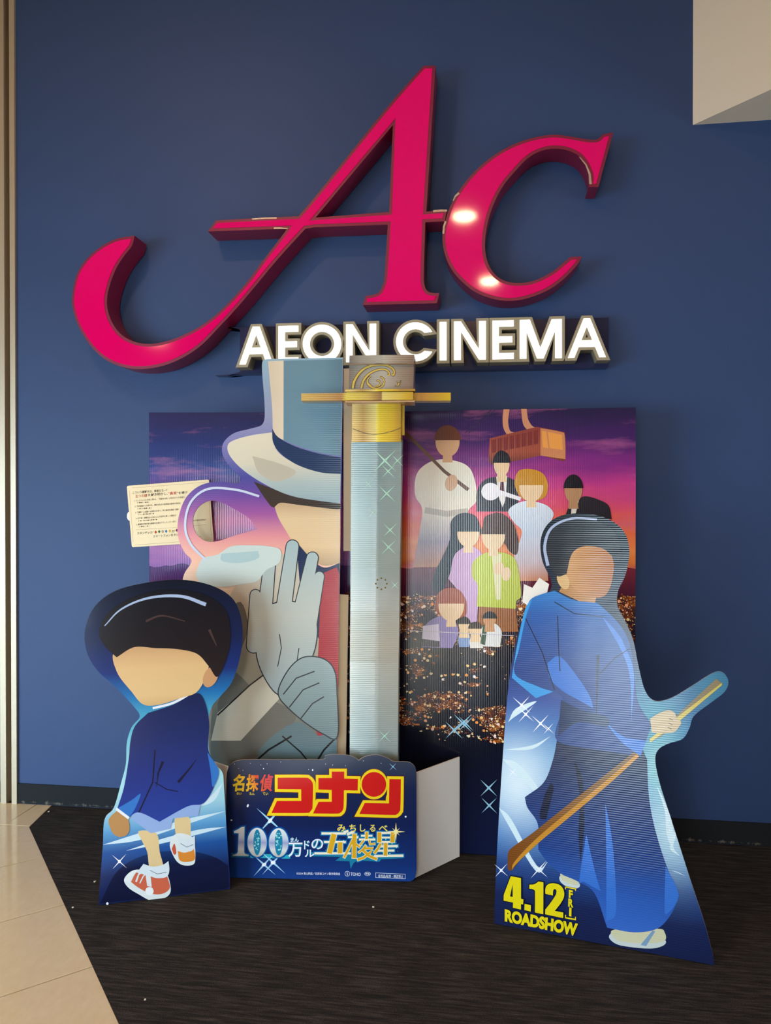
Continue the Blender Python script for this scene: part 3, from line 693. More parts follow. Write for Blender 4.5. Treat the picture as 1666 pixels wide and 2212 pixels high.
# ------------------------------------------------------------------ sword column
swP = Plane(floor_pt((808, 1893)).to_tuple(), PSI * .55, math.radians(.3))
sw = empty('sword_display', swP.M)
tag(sw, 'upright cardboard sword column with gold hilt guard and silver blade', 'display')
def prism(name, pxL, pxR, y0, y1, mats, depth, lead=.003, floor_=False, fw_=0.0, parent=None):
    """Folded sheet: slightly angled front with short side returns; y0 top pixel, y1 bottom pixel."""
    tl = swP.uv((pxL[0], y0), fw_); tr_ = swP.uv((pxR[0], y0), fw_); bl_ = swP.uv((pxL[1], y1), fw_); br = swP.uv((pxR[1], y1), fw_)
    V = []; 
    for (a, b) in ((bl_, br), (tl, tr_)):
        v = a[1] if not floor_ or a is not bl_ else .002
        xm = a[0] + (b[0] - a[0]) * .52
        V += [(a[0], -fw_ + depth, v), (a[0], -fw_, v), (xm, -fw_ - lead, v), (b[0], -fw_, v), (b[0] + .004, -fw_ + depth, v)]
    Fc = [(i, i + 1, i + 6, i + 5) for i in range(4)] + [(4, 0, 5, 9), (9, 8, 7, 6, 5), (0, 1, 2, 3, 4)]
    o = mesh_obj(name, V, Fc, mats, parent or sw); return o
SX = lambda x, y=1200: swP.uv((x, y))[0]
def blade_mat():
    m, nt, b = newmat('printed_silver_blade'); vec, x, y, z = obj_xyz(nt)
    c = grad_n(nt, x, [(SX(757), '#a9b6b2'), (SX(775), '#7f9696'), (SX(800), '#6c8080'), (SX(815), '#7d8a87'), (SX(817), '#626d6a'), (SX(865), '#80857e')])
    zr = grad_n(nt, z, zs_(swP, 810, [(1700, '#5c7478'), (1600, '#9fa8a4'), (1400, '#c9b8a0'), (1290, '#b5ada0'), (1230, '#8f9488'), (1100, '#86948f'), (955, '#7f9292')]))
    c = mix_n(nt, .5, c, zr)
    nt.links.new(c, b.inputs['Base Color']); b.inputs['Roughness'].default_value = .2; b.inputs['Metallic'].default_value = .04; b.inputs['Specular IOR Level'].default_value = .5
    flute(nt, b, 'z', amp=.00009, wav=.002); return m
BLD = blade_mat()
GOLD = lambda st: inkgrad(st, 'x', 'z', .24)
G1 = GOLD([(SX(762,900), '#d9bb6a'), (SX(785,900), '#b08a3a'), (SX(812,900), '#d9c46a'), (SX(815,900), '#e5d24a'), (SX(822,900), '#d8bc22'), (SX(850,900), '#c9a41e'), (SX(868,900), '#a87f2a')])
G2 = GOLD([(SX(650,857), '#c9a85a'), (SX(740,857), '#a87838'), (SX(752,857), '#d6c24a'), (SX(800,857), '#bfa044'), (SX(826,857), '#8a6236'), (SX(828,857), '#d6c46a'), (SX(880,857), '#c4a21c'), (SX(910,857), '#a8742f'), (SX(974,857), '#c9a820')])
# the blade is folded from four boards that lean slightly differently
BW = [(1890, .0, 755, 858), (1430, -.034, 756, 861), (1318, -.030, 757, 863), (1230, -.033, 757.5, 864), (950, -.012, 759, 868)]
for (ya, wa, la_, ra_), (yb_, wb, lb, rb) in zip(BW[:-1], BW[1:]):
    V = []
    for yy, ww_, l_, r_ in ((ya, wa, la_, ra_), (yb_, wb, lb, rb)):
        a = swP.uv((l_, yy), ww_); b = swP.uv((r_, yy), ww_); v = max(a[1], .003); xm = a[0] + (b[0] - a[0]) * .52
        V += [(a[0], .05, v), (a[0], -ww_, v), (xm, -ww_ - .002, v), (b[0], -ww_, v), (b[0] + .004, .05, v)]
    mesh_obj('blade', V, [(i, i + 1, i + 6, i + 5) for i in range(4)] + [(4, 0, 5, 9), (9, 8, 7, 6, 5), (0, 1, 2, 3, 4)], BLD, sw)
gs = plain('gold_side_print', '#d6b62a', .35)
prism('collar', (761, 760), (866, 866), 870, 955, G1, .06, fw_=.003)
HILT = inkgrad([(SX(752,800), '#6e655c'), (SX(780,800), '#948d82'), (SX(830,800), '#a8a497'), (SX(870,800), '#8c7c6c'), (SX(895,800), '#7a675a')], 'x', 'z', .22)
hl_ = prism('hilt', (755, 754), (895, 893), 768, 842, HILT, .09, fw_=.008)
mesh = None
def bar(name, x0, x1, y0, y1, w0, w1, mat):
    a = swP.uv((x0, y1), w1); b = swP.uv((x1, y0), w1)
    v, f = box_vf(a[0], b[0], -w1, -w0, a[1], b[1]); return mesh_obj(name, v, f, mat, sw)
bar('guard_wing', 651, 750, 849, 866, -.02, .035, G2)
bar('guard_wing', 893, 974, 848, 866, -.02, .035, G2)
bar('guard_block', 749, 893, 846, 865, -.05, .05, G2)
bar('guard_lip', 746, 897, 840, 846, -.05, .056, G1)
bar('guard_lip', 746, 896, 865, 869.5, -.05, .054, ink('#b89068', 'z', .25))
bar('hilt_ring', 753, 896, 785, 788, -.02, .025, ink('#8a6f4c', 'z', .25))
bar('side_strip', 866, 874, 872, 940, -.045, -.035, gs)
SUP = plain('bare_board_support', '#a08c74', .8, bump=(60, .0005))
a = swP.uv((742, 1192)); b = swP.uv((760, 790))
v, f = box_vf(a[0] - .006, b[0] + .004, .056, .10, a[1], b[1]); mesh_obj('support_tube', v, f, SUP, sw)
# wave ornament on the hilt
k5 = 5.95
def H5(x, y): return (720 + x / k5, 760 + y / k5)
WAVE = ink('#c9ad4a', 'z', .25); WL = ink('#43371f', 'z', .25)
wv = [[(250,470),(270,380),(330,280),(420,205),(540,170),(660,170),(745,200),(785,250),(775,300),(750,290)], [(360,470),(390,370),(460,285),(560,235),(650,225),(705,250),(722,285),(708,305),(690,290)],
      [(520,470),(450,420),(440,360),(480,310)], [(440,400),(500,455),(570,470),(630,440),(655,385),(635,335),(600,325)], [(545,440),(590,435),(605,400),(585,365),(555,380)]]
ww = [(30, 16), (26, 12), (24, 10), (22, 12), (16, 10)]
def hilt_w(): return .008 + .0135
def hflat(name, polys, mat, w_):
    for i, p in enumerate(polys): flat(name, [swP.pts(p, w_)], w_ + .000012 * i, mat, sw)
cur = [sm([H5(*p) for p in q], 5, closed=False) for q in wv]
hflat('wave_outline', [stroke(c, (w0 + 12) / k5, (w1 + 12) / k5) for c, (w0, w1) in zip(cur, ww)] + [sm([H5(*p) for p in ((785,440),(830,415),(808,370),(840,395),(875,360),(855,420),(840,440))], 3)], WL, .0114)
hflat('wave_ornament', [stroke(c, w0 / k5, w1 / k5) for c, (w0, w1) in zip(cur, ww)] + [sm([H5(*p) for p in ((805,434),(838,415),(820,382),(845,402),(866,375),(850,415),(838,434))], 3)], WAVE, .0119)
hflat('collar_line', [stroke(sm([(762,926),(790,936),(815,938),(845,932),(866,924)], 5, closed=False), 1.2)], ink('#4a3a1c', 'z', .25), .0066)
SG = ink('#b5e0c9', None)
BRS = plain('brass_rivet', '#b89a5a', .35, 1)
def blade_w(x, y):
    for (ya, wa, la_, ra_), (yb_, wb, lb, rb) in zip(BW[:-1], BW[1:]):
        if yb_ <= y <= ya:
            t = (y - ya) / (yb_ - ya); l_, r_ = la_ + (lb - la_) * t, ra_ + (rb - ra_) * t; xm = l_ + (r_ - l_) * .52
            k = (x - l_) / (xm - l_) if x < xm else (r_ - x) / (r_ - xm)
            return wa + (wb - wa) * t + .002 * max(min(k, 1), 0)
    return 0
def on_blade(name, loop, mat, lift=.0008, thick=0):
    P = []
    for p in loop:
        wv_ = blade_w(*p) + lift; u, v = swP.uv(p, wv_); P.append((u, -wv_, v))
    n = len(P); c = (sum(q[0] for q in P) / n, min(q[1] for q in P) - thick, sum(q[2] for q in P) / n)
    mesh_obj(name, P + [c], [(n, (i + 1) % n, i) for i in range(n)], mat, sw)
SG = ink('#b5e0c9', None)
for sx, sy, r_ in ((832,995,34),(859,995,18),(839,1018,22),(836,1066,26),(797,1046,14),(806,1107,14),(843,1145,20),(840,1182,22),(853,1264,12),(831,1590,18)):
    on_blade('printed_sparkle', star(sx, sy, r_, 45, .03)[0], SG)
for k in range(8):
    x, y = 824 + 12 * math.cos(k * math.pi / 4), 1261 + 12 * math.sin(k * math.pi / 4)
    on_blade('rivet', ell(x, y, 1.8, 1.8, n=8), BRS, .001, .003)

# ------------------------------------------------------------------ title board
a = floor_pt((497, 1897)); b = floor_pt((890, 1906)); yaw = math.atan2(b.y - a.y, b.x - a.x)
tiP = Plane(((a + b) / 2).to_tuple(), yaw)
ti = empty('title_board', tiP.M)
tag(ti, 'low navy cardboard title board with red katakana lettering, standing on the carpet before the sword', 'display board')
t_out = sm([(488,1885,1),(489,1682,1),(491,1666),(498,1652),(515,1643),(560,1641,0),(690,1641,0),(702,1633),(720,1630),(748,1631),(765,1636),(775,1643,1),(790,1634),(815,1631),(838,1638),(850,1645),(880,1646),(890,1650),(897,1658),(900,1672,1),(900,1878,1),(896,1897),(884,1906,1),(640,1902,0),(488,1897,1)], 5)
tl = [(u, max(v, .003)) for u, v in tiP.pts(t_out)]
TB = inkgrad(zs_(tiP, 700, [(1905, '#1b3f86'), (1860, '#16306e'), (1780, '#14214f'), (1700, '#1a2448'), (1630, '#3a4152')]), 'z')
slab('board', [tl], -.006, 0, [TB, EDGE], ti)
def leaf(name, p_front_top, p_front_bot, p_back_top, p_back_bot):
    """Side wing folded back from the board, standing on the floor."""
    gb = floor_pt(p_back_bot); gf = floor_pt(p_front_bot)
    d = ray(p_back_top); zt_ = CAM.z + d.z * ((gb - CAM).to_2d().length / d.to_2d().length)
    d = ray(p_front_top); zt2 = CAM.z + d.z * ((gf - CAM).to_2d().length / d.to_2d().length)
    n = Vector((gb.y - gf.y, -(gb.x - gf.x), 0)).normalized() * .006
    P = [Vector((gf.x, gf.y, .002)), Vector((gb.x, gb.y, .002)), Vector((gb.x, gb.y, zt_)), Vector((gf.x, gf.y, zt2))]
    V = [tiP.I @ p for p in P] + [tiP.I @ (p - n) for p in P]
    return mesh_obj(name, V, [(0,1,2,3),(7,6,5,4),(0,4,5,1),(1,5,6,2),(2,6,7,3),(3,7,4,0)], CARD, ti)
leaf('side_wing', (900,1670), (898,1897), (993,1635), (993,1851))
leaf('side_wing', (492,1655), (494,1895), (470,1640), (455,1876))
box('lock_tab', *[0]*6, CARD) if False else None
k8 = 3.143
def T8(x, y): return (480 + x / k8, 1620 + y / k8)
YEL = ink('#f0d020'); REDI = ink('#cf1f1c'); DRED = ink('#7a1a1a')
ko_o = sm([(358,168,1),(565,168,0),(600,178),(625,203),(635,245,0),(632,385,0),(624,415),(606,438),(572,447,0),(303,446,1),(358,327,1),(518,327,1),(518,288,1),(358,285,1)], 5)
ko_i = sm([(377,188,1),(560,188,0),(588,194),(609,214),(617,248,0),(614,385,0),(607,406),(594,422),(568,428,0),(335,428,1),(372,346,1),(537,346,1),(537,267,1),(377,265,1)], 5)
na_o = sm([(636,170,1),(727,170,1),(727,127,1),(847,127,1),(847,176,1),(940,178,1),(938,295,1),(846,292,1),(843,385,0),(835,420),(815,443),(778,452,0),(585,450,1),(640,333,1),(725,333,1),(725,291,1),(636,288,1)], 5)
na_i = sm([(654,190,1),(745,190,1),(745,147,1),(829,147,1),(829,195,1),(922,197,1),(920,276,1),(827,274,1),(825,382,0),(818,410),(803,426),(772,433,0),(617,431,1),(655,352,1),(744,352,1),(744,272,1),(654,269,1)], 5)
j_o = sm([(1120,178,1),(1234,180,1),(1231,392,0),(1222,430),(1197,454),(1155,461,0),(898,453,1),(957,341,1),(1112,344,1),(1113,320,1),(1120,300,1)], 5)
j_i = sm([(1136,198,1),(1214,199,1),(1211,390,0),(1204,418),(1186,437),(1152,442,0),(932,435,1),(968,360,1),(1133,363,1)], 5)
c_o = ell(1031, 233, 93, 103, n=40); c_i = ell(1031, 233, 82, 82, n=40); c_i = ell(1031, 234, 83, 84, n=40)
TT = lambda l: [T8(*p[:2]) for p in l]
ta = Art(tiP, ti)
ta('title_outline', DRED, *[TT(offset(l, 3.5)) for l in (ko_o, na_o, j_o, c_o)], layer=2)
ta('title_outline', YEL, TT(ko_o), TT(na_o), TT(j_o), TT(c_o), layer=3)
ta('title_lettering', REDI, TT(ko_i), TT(na_i), TT(j_i), TT(c_i), layer=4)
RY = inkgrad([(tiP.uv((505, 1690))[0] , '#e8d21e'), (tiP.uv((530, 1690))[0], '#f0c020'), (tiP.uv((575, 1690))[0], '#e04040'), (tiP.uv((590, 1690))[0], '#d83a50')], 'x', mix=('z', .55))
zc = tiP.uv((540, 1690))[1]
RY = inkgrad([(tiP.uv((502, 1690))[0] + .55 * zc - .03, '#e8d21e'), (tiP.uv((530, 1690))[0] + .55 * zc, '#efb820'), (tiP.uv((560, 1690))[0] + .55 * zc, '#e0502c'), (tiP.uv((590, 1690))[0] + .55 * zc + .03, '#d63a52')], 'x', mix=('z', .55))
letters('title_lettering', tiP, ti, [('名', tuple(T8(*p) for p in ((78,165),(158,165),(148,282),(66,282)))), ('探', tuple(T8(*p) for p in ((170,165),(254,165),(244,282),(158,282)))), ('偵', tuple(T8(*p) for p in ((264,165),(350,165),(338,282),(250,282))))], .0007, RY, .030)
letters('lettering', tiP, ti, [('めい', tuple(T8(*p) for p in quad(98,286,132,287,18))), ('たん', tuple(T8(*p) for p in quad(186,287,220,288,18))), ('てい', tuple(T8(*p) for p in quad(276,288,312,289,18)))], .0005, YEL, .02)
# second title line, digits and characters built from brush strokes
k3 = 6.170
def T3(x, y): return (490 + x / k3, 1640 + y / k3)
k4 = 4.628
def T4(x, y): return (660 + x / k4, 1640 + y / k4)
TEAL = ink('#1f7f9f'); TEAL2 = ink('#2fa8b8'); DEEP = ink('#0f3a8a'); GOLDI = ink('#e2a822'); CREAM = ink('#f3ead0')
SILV = inkgrad(zs_(tiP, 560, [(1850, '#b8b4ac'), (1835, '#d8d6d4'), (1820, '#9a9cc4'), (1810, '#c8ccd8'), (1790, '#e6e4e0')]), 'z')
one = sm([(95,960,1),(150,935),(200,905),(235,900,1),(230,1240,1),(250,1265),(290,1275,1),(290,1290,1),(80,1290,1),(82,1275,1),(130,1262),(150,1235,1),(160,990,1),(130,985),(100,985,1)], 4)
zr = [(ell(405,1108,128,192), ell(405,1108,50,172)), (ell(692,1112,130,192), ell(692,1112,52,172))]
P3 = lambda l: [T3(*p[:2]) for p in l]
ta('title_glow', DEEP, P3(offset(one, 24)), *[P3(offset(a_, 24)) for a_, b_ in zr], layer=2)
ta('title_glow', TEAL2, [T3(60,1250), T3(860,1275), T3(840,1325), T3(55,1310)], layer=2)
ta('title_glow', TEAL, P3(offset(one, 10)), *[P3(offset(a_, 9)) for a_, b_ in zr], layer=3)
ta('title_lettering', SILV, P3(one), *[[P3(a_), P3(b_)] for a_, b_ in zr], layer=4)
ta('title_glitter', ink('#9fe0dc'), *[P3(ell(cx + random.uniform(-35, 35), 1108 + random.uniform(-130, 130), s, s, n=6)) for cx in (405, 692) for s in [random.uniform(4, 14) for _ in range(22)]], layer=4, stuff=True)
S5 = [([(165,742),(400,742)], 14, 'h'), ([(395,742),(385,728),(425,720)], 16, 'h'), ([(287,748),(240,942)], 52, 'v'), ([(190,828),(400,828)], 12, 'h'), ([(348,830),(346,942)], 46, 'v'), ([(95,942),(450,942)], 12, 'h'),
      ([(485,722),(420,752)], 16, 'h'), ([(430,778),(525,778)], 12, 'h'), ([(490,748),(486,990)], 40, 'v'), ([(478,800),(430,900),(385,985)], 22, 'v'), ([(505,850),(545,880)], 20, 'v'),
      ([(612,728),(612,800)], 28, 'v'), ([(560,765),(665,765)], 10, 'h'), ([(540,803),(695,803)], 12, 'h'), ([(585,810),(545,860)], 16, 'v'), ([(640,808),(645,850),(695,845)], 18, 'v'),
      ([(605,862),(570,905),(530,935)], 18, 'v'), ([(585,892),(675,890),(640,940),(580,985),(520,1005)], 24, 'v'), ([(575,910),(640,970),(715,1000)], 26, 'v'),
      ([(740,730),(740,832)], 40, 'v'), ([(875,730),(870,832)], 42, 'v'), ([(735,738),(880,736)], 12, 'h'), ([(740,783),(870,783)], 9, 'h'), ([(740,828),(870,828)], 10, 'h'),
      ([(755,842),(725,895),(690,940)], 24, 'v'), ([(735,872),(920,868)], 13, 'h'), ([(803,838),(800,965)], 36, 'v'), ([(725,915),(885,913)], 12, 'h'), ([(690,968),(975,964)], 14, 'h')]
P4 = lambda l: [T4(*p) for p in l]
def grow(s, d):
    P = [Vector(p) for p in s[0]]; a_ = (P[0] - P[1]).normalized() * d * .5; e_ = (P[-1] - P[-2]).normalized() * d * .5
    return stroke([tuple(P[0] + a_)] + s[0][1:-1] + [tuple(P[-1] + e_)], s[1] + d)
ta('title_glow', DEEP, *[P4(grow(s, 40)) for s in S5], layer=2)
ta('title_glow', TEAL, *[P4(grow(s, 26)) for s in S5], P4([(60,930),(985,955),(975,990),(760,1000),(740,1025),(520,1010),(480,1040),(452,1095),(440,1020),(300,1015),(350,975),(60,970)]), layer=3)
ta('title_glitter', ink('#7fd6d2'), *[P4(ell(random.uniform(200, 930), random.uniform(760, 950), s, s, n=6)) for s in [random.uniform(2, 8) for _ in range(60)]], layer=4, stuff=True)
ta('title_outline', CREAM, *[P4(grow(s, 9)) for s in S5], layer=5)
ta('title_lettering', GOLDI, *[P4(stroke(*s[:2])) for s in S5 if s[2] == 'v'], layer=6)
def qd4(x0, y0, x1, y1, h): return tuple(T4(*p) for p in quad(x0, y0, x1, y1, h))
def qd3(x0, y0, x1, y1, h): return tuple(T3(*p) for p in quad(x0, y0, x1, y1, h))
KANA = [('み', qd4(318,652,402,652,72)), ('ち', qd4(440,652,505,652,72)), ('し', qd4(545,652,600,652,72)), ('る', qd4(642,655,700,655,70)), ('べ', qd4(732,660,822,660,62))]
letters('title_glow', tiP, ti, KANA, .0009, DEEP, .07)
letters('title_lettering', tiP, ti, KANA, .0011, ink('#efd84a'), .02)
SM = [('万', qd3(820,1112,1010,1112,190)), ('ド', qd3(1030,1085,1105,1085,115)), ('ル', qd3(1040,1205,1170,1205,98)), ('の', qd3(1128,1062,1285,1062,140)), ('まん', qd3(850,1042,960,1042,62))]
letters('title_glow', tiP, ti, SM, .0009, TEAL, .07)
letters('title_lettering', tiP, ti, SM, .0011, ink('#e6ebf2'), .014)
ta('printed_sparkle', ink('#ffe9a0'), *star(*T4(905,725), 20, 0, .09), *star(*T4(905,725), 12, 45, .09), layer=7)
ta('printed_sparkle', SPARK, *star(*T3(578,815), 40, 42, .02), *star(*T3(497,1405), 34, 42, .022), *star(*T3(618,1378), 36, 42, .022), *star(*T4(875,75), 11, 42, .02), layer=2)
ta('printed_star', WHT, P3(ell(578,820,22,36,35)), P3(ell(497,1405,32,20,-30)), P3(ell(618,1378,32,24)), P3(ell(280,620,13,22,20)), P3(ell(62,812,14,10)), P3(ell(1145,145,9,14)), P3(ell(490,125,6,9)), P4(ell(1002,574,9,9)),
   *[P3(ell(random.uniform(60, 2500), random.uniform(20, 150), 4, 5, n=6)) for _ in range(14)], layer=3)
CW = ink('#dfe4ee')
letters('lettering', tiP, ti, [('©2024 青山剛昌／名探偵コナン製作委員会', qd3(930,1505,1512,1510,36)), ('TOHO', qd4(452,1132,552,1136,32)), ('宝', qd4(411,1129,427,1130,32)), ('映倫', qd4(600,1132,642,1134,24)), ('非売品/転売・譲渡禁止', qd4(728,1152,978,1158,32))], .0005, CW, .010, stuff=True)
ring = lambda cx, cy, rx, ry, t: [P4(ell(cx, cy, rx, ry, n=24)), P4(ell(cx, cy, rx - t, ry - t, n=24))]
ta('printed_emblem', CW, ring(419,1145,26,27,4), ring(621,1146,31,20,3), layer=2)
ta('printed_frame', CW, [P4([(700,1134),(1000,1148),(1000,1198),(700,1184)]), P4([(704,1138),(996,1152),(996,1194),(704,1180)])], layer=2)

# ------------------------------------------------------------------ left standee
a = floor_pt((213, 1957)); b = floor_pt((497, 1922)); yaw = math.atan2(b.y - a.y, b.x - a.x)
lfP = Plane(((a + b) / 2).to_tuple(), yaw, math.radians(4))
lf = empty('cardboard_cutout', lfP.M)
tag(lf, 'short cardboard cutout of a faceless child in navy jacket and orange shoes, at the left', 'cutout')
lo = sm([(213,1953),(220,1957,1),(490,1922,1),(497,1912),(490,1800),(484,1700),(480,1668),(462,1648),(452,1620),(450,1570),(456,1530),(476,1504),(500,1475),(516,1430),(524,1380),(520,1330),(500,1290),(455,1264),(390,1252),
    (320,1258),(250,1276),(205,1310),(184,1360),(188,1410),(212,1450),(250,1484),(288,1525),(302,1548),(284,1572),(274,1605),(272,1650),(262,1690),(246,1745),(226,1770),(222,1830)], 5)
ll = [(u, max(v, .003)) for u, v in lfP.pts(lo)]
LFB = inkgrad(zs_(lfP, 350, [(1955, '#151d44'), (1880, '#1c2c5e'), (1830, '#23549a'), (1785, '#5f9fd0'), (1740, '#9fd0e0'), (1690, '#a8dce4'), (1630, '#8fd0dc'), (1560, '#4fb0cc'), (1500, '#1f6fb0'), (1450, '#1b2f74'), (1380, '#17214c'), (1250, '#10131f')]), 'z')
slab('board', [ll], -.006, 0, [LFB, EDGE], lf)
la = Art(lfP, lf)
SW = ink('#cfe6f0')
la('printed_swoosh', SW, sm([(222,1825,1),(300,1800),(400,1770),(488,1752,1),(400,1782),(300,1815)], 5), sm([(272,1838,1),(350,1812),(430,1792),(489,1786,1),(430,1802),(350,1822)], 5), sm([(420,1745,1),(455,1720),(482,1690,1),(462,1730)], 5))
la('printed_ground', inkgrad(zs_(lfP, 350, [(1960, '#10142e'), (1870, '#131a3c'), (1825, '#1d3f78')]), 'z'), sm([(216,1952,1),(255,1880),(320,1845),(400,1838),(460,1850),(493,1870,1),(495,1915,1),(488,1920,1)], 5))
la('printed_star', WHT, *star(258,1861,22,42,.03), ell(258,1861,3,3.6), ell(232,1952,2.5,3))
J2 = inkgrad(zs_(lfP, 370, [(1790, '#1c3f9c'), (1700, '#1a3388'), (1600, '#172a68'), (1500, '#152350')]), 'z')
SKC = inkgrad(zs_(lfP, 350, [(1560, '#b98a56'), (1500, '#e0bd86'), (1440, '#deb883'), (1360, '#b98a62')]), 'z')
LEG = ink('#e2c692')
la('printed_legs', LEG, sm([(300,1795),(338,1800),(345,1840),(352,1875),(325,1878),(318,1840),(306,1815)], 4), sm([(378,1765),(408,1765),(412,1800),(408,1830),(386,1828)], 4))
WSH = ink('#dfe6e6'); LINE = ink('#5b6a74')
la('printed_sole', WSH, sm([(268,1902),(276,1888),(292,1879),(318,1880),(350,1882),(363,1893),(369,1922),(362,1936),(345,1943),(325,1945),(300,1932),(278,1918)], 6), sm([(367,1828),(374,1806),(392,1800),(418,1812),(422,1855),(416,1868),(396,1869),(380,1858)], 6))
la('printed_shoe', ink('#d0664a'), sm([(283,1905,1),(296,1884),(316,1888),(340,1896,0),(361,1892,1),(367,1918,0),(350,1931),(325,1930),(300,1918)], 5))
la('printed_shoe', ink('#dd8a34'), sm([(384,1838,1),(400,1842),(419,1834,1),(421,1856),(404,1862),(388,1858)], 4))
la('printed_shoe', ink('#c85a40'), sm([(371,1834,1),(377,1822),(381,1842),(376,1846)], 3))
la('printed_toe_cap', ink('#e8eeec'), sm([(269,1902,1),(278,1886),(296,1880),(286,1896),(281,1908,1)], 4))
la('printed_lace', WSH, stroke([(294,1905),(300,1888),(318,1880)], 4, 3), stroke([(302,1908),(310,1892),(320,1884)], 2.5), [(314,1886),(325,1888),(328,1916),(318,1914)])
la('printed_badge', ink('#eef2f2'), ell(323,1925,9,9))
la('printed_sock', ink('#d9e4ea'), sm([(310,1866,1),(330,1872),(352,1868,0),(364,1860,1),(366,1880),(360,1894),(340,1897),(322,1892,1),(296,1885,1)], 4), sm([(382,1804,1),(396,1814),(412,1810,0),(421,1805,1),(420,1832),(405,1840),(388,1832,1)], 4))
la('printed_sock_fold', LINE, stroke([(324,1880),(340,1888),(360,1884)], 1.2), stroke([(390,1822),(404,1830),(418,1824)], 1.2))
la('printed_shorts', ink('#92aede'), sm([(284,1770,1),(300,1735),(400,1725),(434,1738,1),(428,1762,1),(374,1768,1),(368,1790,1),(326,1800,1)], 4))
la('printed_hand', SKC, sm([(254,1750,1),(275,1762,1),(280,1790),(270,1806),(248,1804),(237,1785),(236,1768)], 5), capsule(256,1795,268,1802,5,3), capsule(250,1798,258,1806,4,3))
la('printed_jacket', J2, sm([(320,1540,1),(375,1522),(420,1498,0),(440,1510),(452,1560),(450,1620),(470,1660),(462,1700),(440,1735),(405,1742),(345,1775,1),(300,1755),(276,1768,1),(254,1745,1),(268,1700),(278,1640),(282,1600),(292,1568)], 6))
la('printed_jacket_light', ink('#2f74c4'), sm([(448,1625,1),(473,1665),(460,1700),(455,1665)], 5), sm([(254,1746,1),(285,1728),(304,1715),(290,1750),(276,1768,1)], 5))
la('printed_fold_line', ink('#0d1433'), stroke([(335,1620),(330,1690),(300,1755)], 3), stroke([(352,1645),(342,1670),(338,1700)], 6, 1), stroke([(335,1690),(360,1705),(385,1710)], 2), stroke([(385,1690),(410,1660),(425,1640)], 6, 1))
la('printed_cuff', ink('#e8ecf2'), [(252,1744), (280,1765), (277,1770), (250,1750)], stroke(sm([(330,1530),(375,1518),(418,1494)], 4, closed=False), 5))
la('printed_face', SKC, sm([(250,1400),(252,1450),(285,1495),(310,1522),(345,1522),(390,1508),(425,1495),(445,1460),(450,1420),(420,1360),(330,1340)], 6))
la('printed_ear', ink('#c9986c'), ell(455, 1462, 15, 24, 25))
la('printed_hair', inkgrad(zs_(lfP, 370, [(1480, '#2a1e1e'), (1380, '#1f171a'), (1270, '#14121a')]), 'z'), sm([(252,1420,1),(226,1395),(214,1365),(232,1325),(280,1292),(350,1274),(430,1280),(485,1315),(498,1370),(490,1420),(470,1462),(452,1440,1),(425,1412),(380,1402),(335,1400),(290,1398)], 6))
la('printed_highlight', ink('#a8bcdc'), stroke(sm([(226,1352),(262,1316),(320,1292),(390,1288),(445,1306)], 6, closed=False), 2, 8))
la('printed_highlight', ink('#4a3634'), stroke(sm([(315,1342),(350,1330),(400,1342)], 5, closed=False), 5, 2), stroke([(452,1360),(468,1395)], 6, 2))
def easel(root, P, px, top):
    u, v = P.uv((px, top)); t = .02
    V = [(u - t, .008, v), (u + t, .008, v), (u + t, .30, .012), (u - t, .30, .012), (u - t, .008, .012), (u + t, .008, .012)]
    # triangular wing standing square to the board
    V = [(u, .007, v), (u, .007, .03), (u, .26, .03), (u + .004, .007, v), (u + .004, .007, .03), (u + .004, .26, .03)]
    M = P.M; zmin = min((M @ Vector(q)).z for q in V)
    V = [(q[0], q[1], q[2] - (zmin - .002 if q[2] < .05 else 0)) for q in V]
    mesh_obj('easel_wing', V, [(0,1,2),(5,4,3),(0,3,4,1),(1,4,5,2),(2,5,3,0)], CARD, root)
easel(lf, lfP, 380, 1560)

# ------------------------------------------------------------------ right standee
a = floor_pt((1068, 1997)); b = floor_pt((1542, 2087)); yaw = math.atan2(b.y - a.y, b.x - a.x)
rtP = Plane(((a + b) / 2).to_tuple(), yaw, math.radians(4))
rt_ = empty('cardboard_cutout', rtP.M)
tag(rt_, 'tall cardboard cutout of a blue robed figure holding a wooden sword', 'cutout')
ro = sm([(1068,1985),(1076,1998,1),(1535,2086,1),(1543,2078),(1524,2000),(1490,1895),(1455,1785),(1425,1690),(1416,1640),(1424,1618),(1445,1606),(1475,1596),(1490,1572),(1500,1546),(1540,1515),(1566,1494),(1574,1472),(1562,1453),(1540,1454),
    (1495,1482),(1450,1508),(1415,1514),(1394,1492),(1380,1440),(1368,1382),(1350,1340),(1334,1308),(1336,1276),(1352,1240),(1360,1190),(1348,1148),(1312,1120),(1260,1109),(1212,1114),(1182,1134),(1168,1168),(1172,1212),(1190,1252),(1188,1276),(1160,1288),
    (1140,1310),(1118,1370),(1104,1440),(1095,1520),(1086,1640),(1076,1800)], 5)
rl = [(u, max(v, .003)) for u, v in rtP.pts(ro)]
gl_ = lambda P, px, r, c, k: P.uv(px) + (r, c, k)
RTB = inkgrad(zs_(rtP, 1250, [(2085, '#171d3e'), (1960, '#182452'), (1890, '#1f4384'), (1820, '#3f7dbe'), (1740, '#6aa3d2'), (1650, '#6ea8d6'), (1580, '#3f78bc'), (1520, '#34539f'), (1440, '#23386e'), (1350, '#151c34'), (1110, '#16222b')]), 'z', 'z',
    glows=[gl_(rtP, (1120, 1690), .11, '#e6f3fa', .85), gl_(rtP, (1445, 1800), .10, '#c4e2ea', .8), gl_(rtP, (1420, 1560), .10, '#2f93a6', .9), gl_(rtP, (1540, 1480), .10, '#2b7ea0', .9), gl_(rtP, (1435, 1660), .07, '#8fc8c4', .9)])
slab('board', [rl], -.006, 0, [RTB, EDGE], rt_)
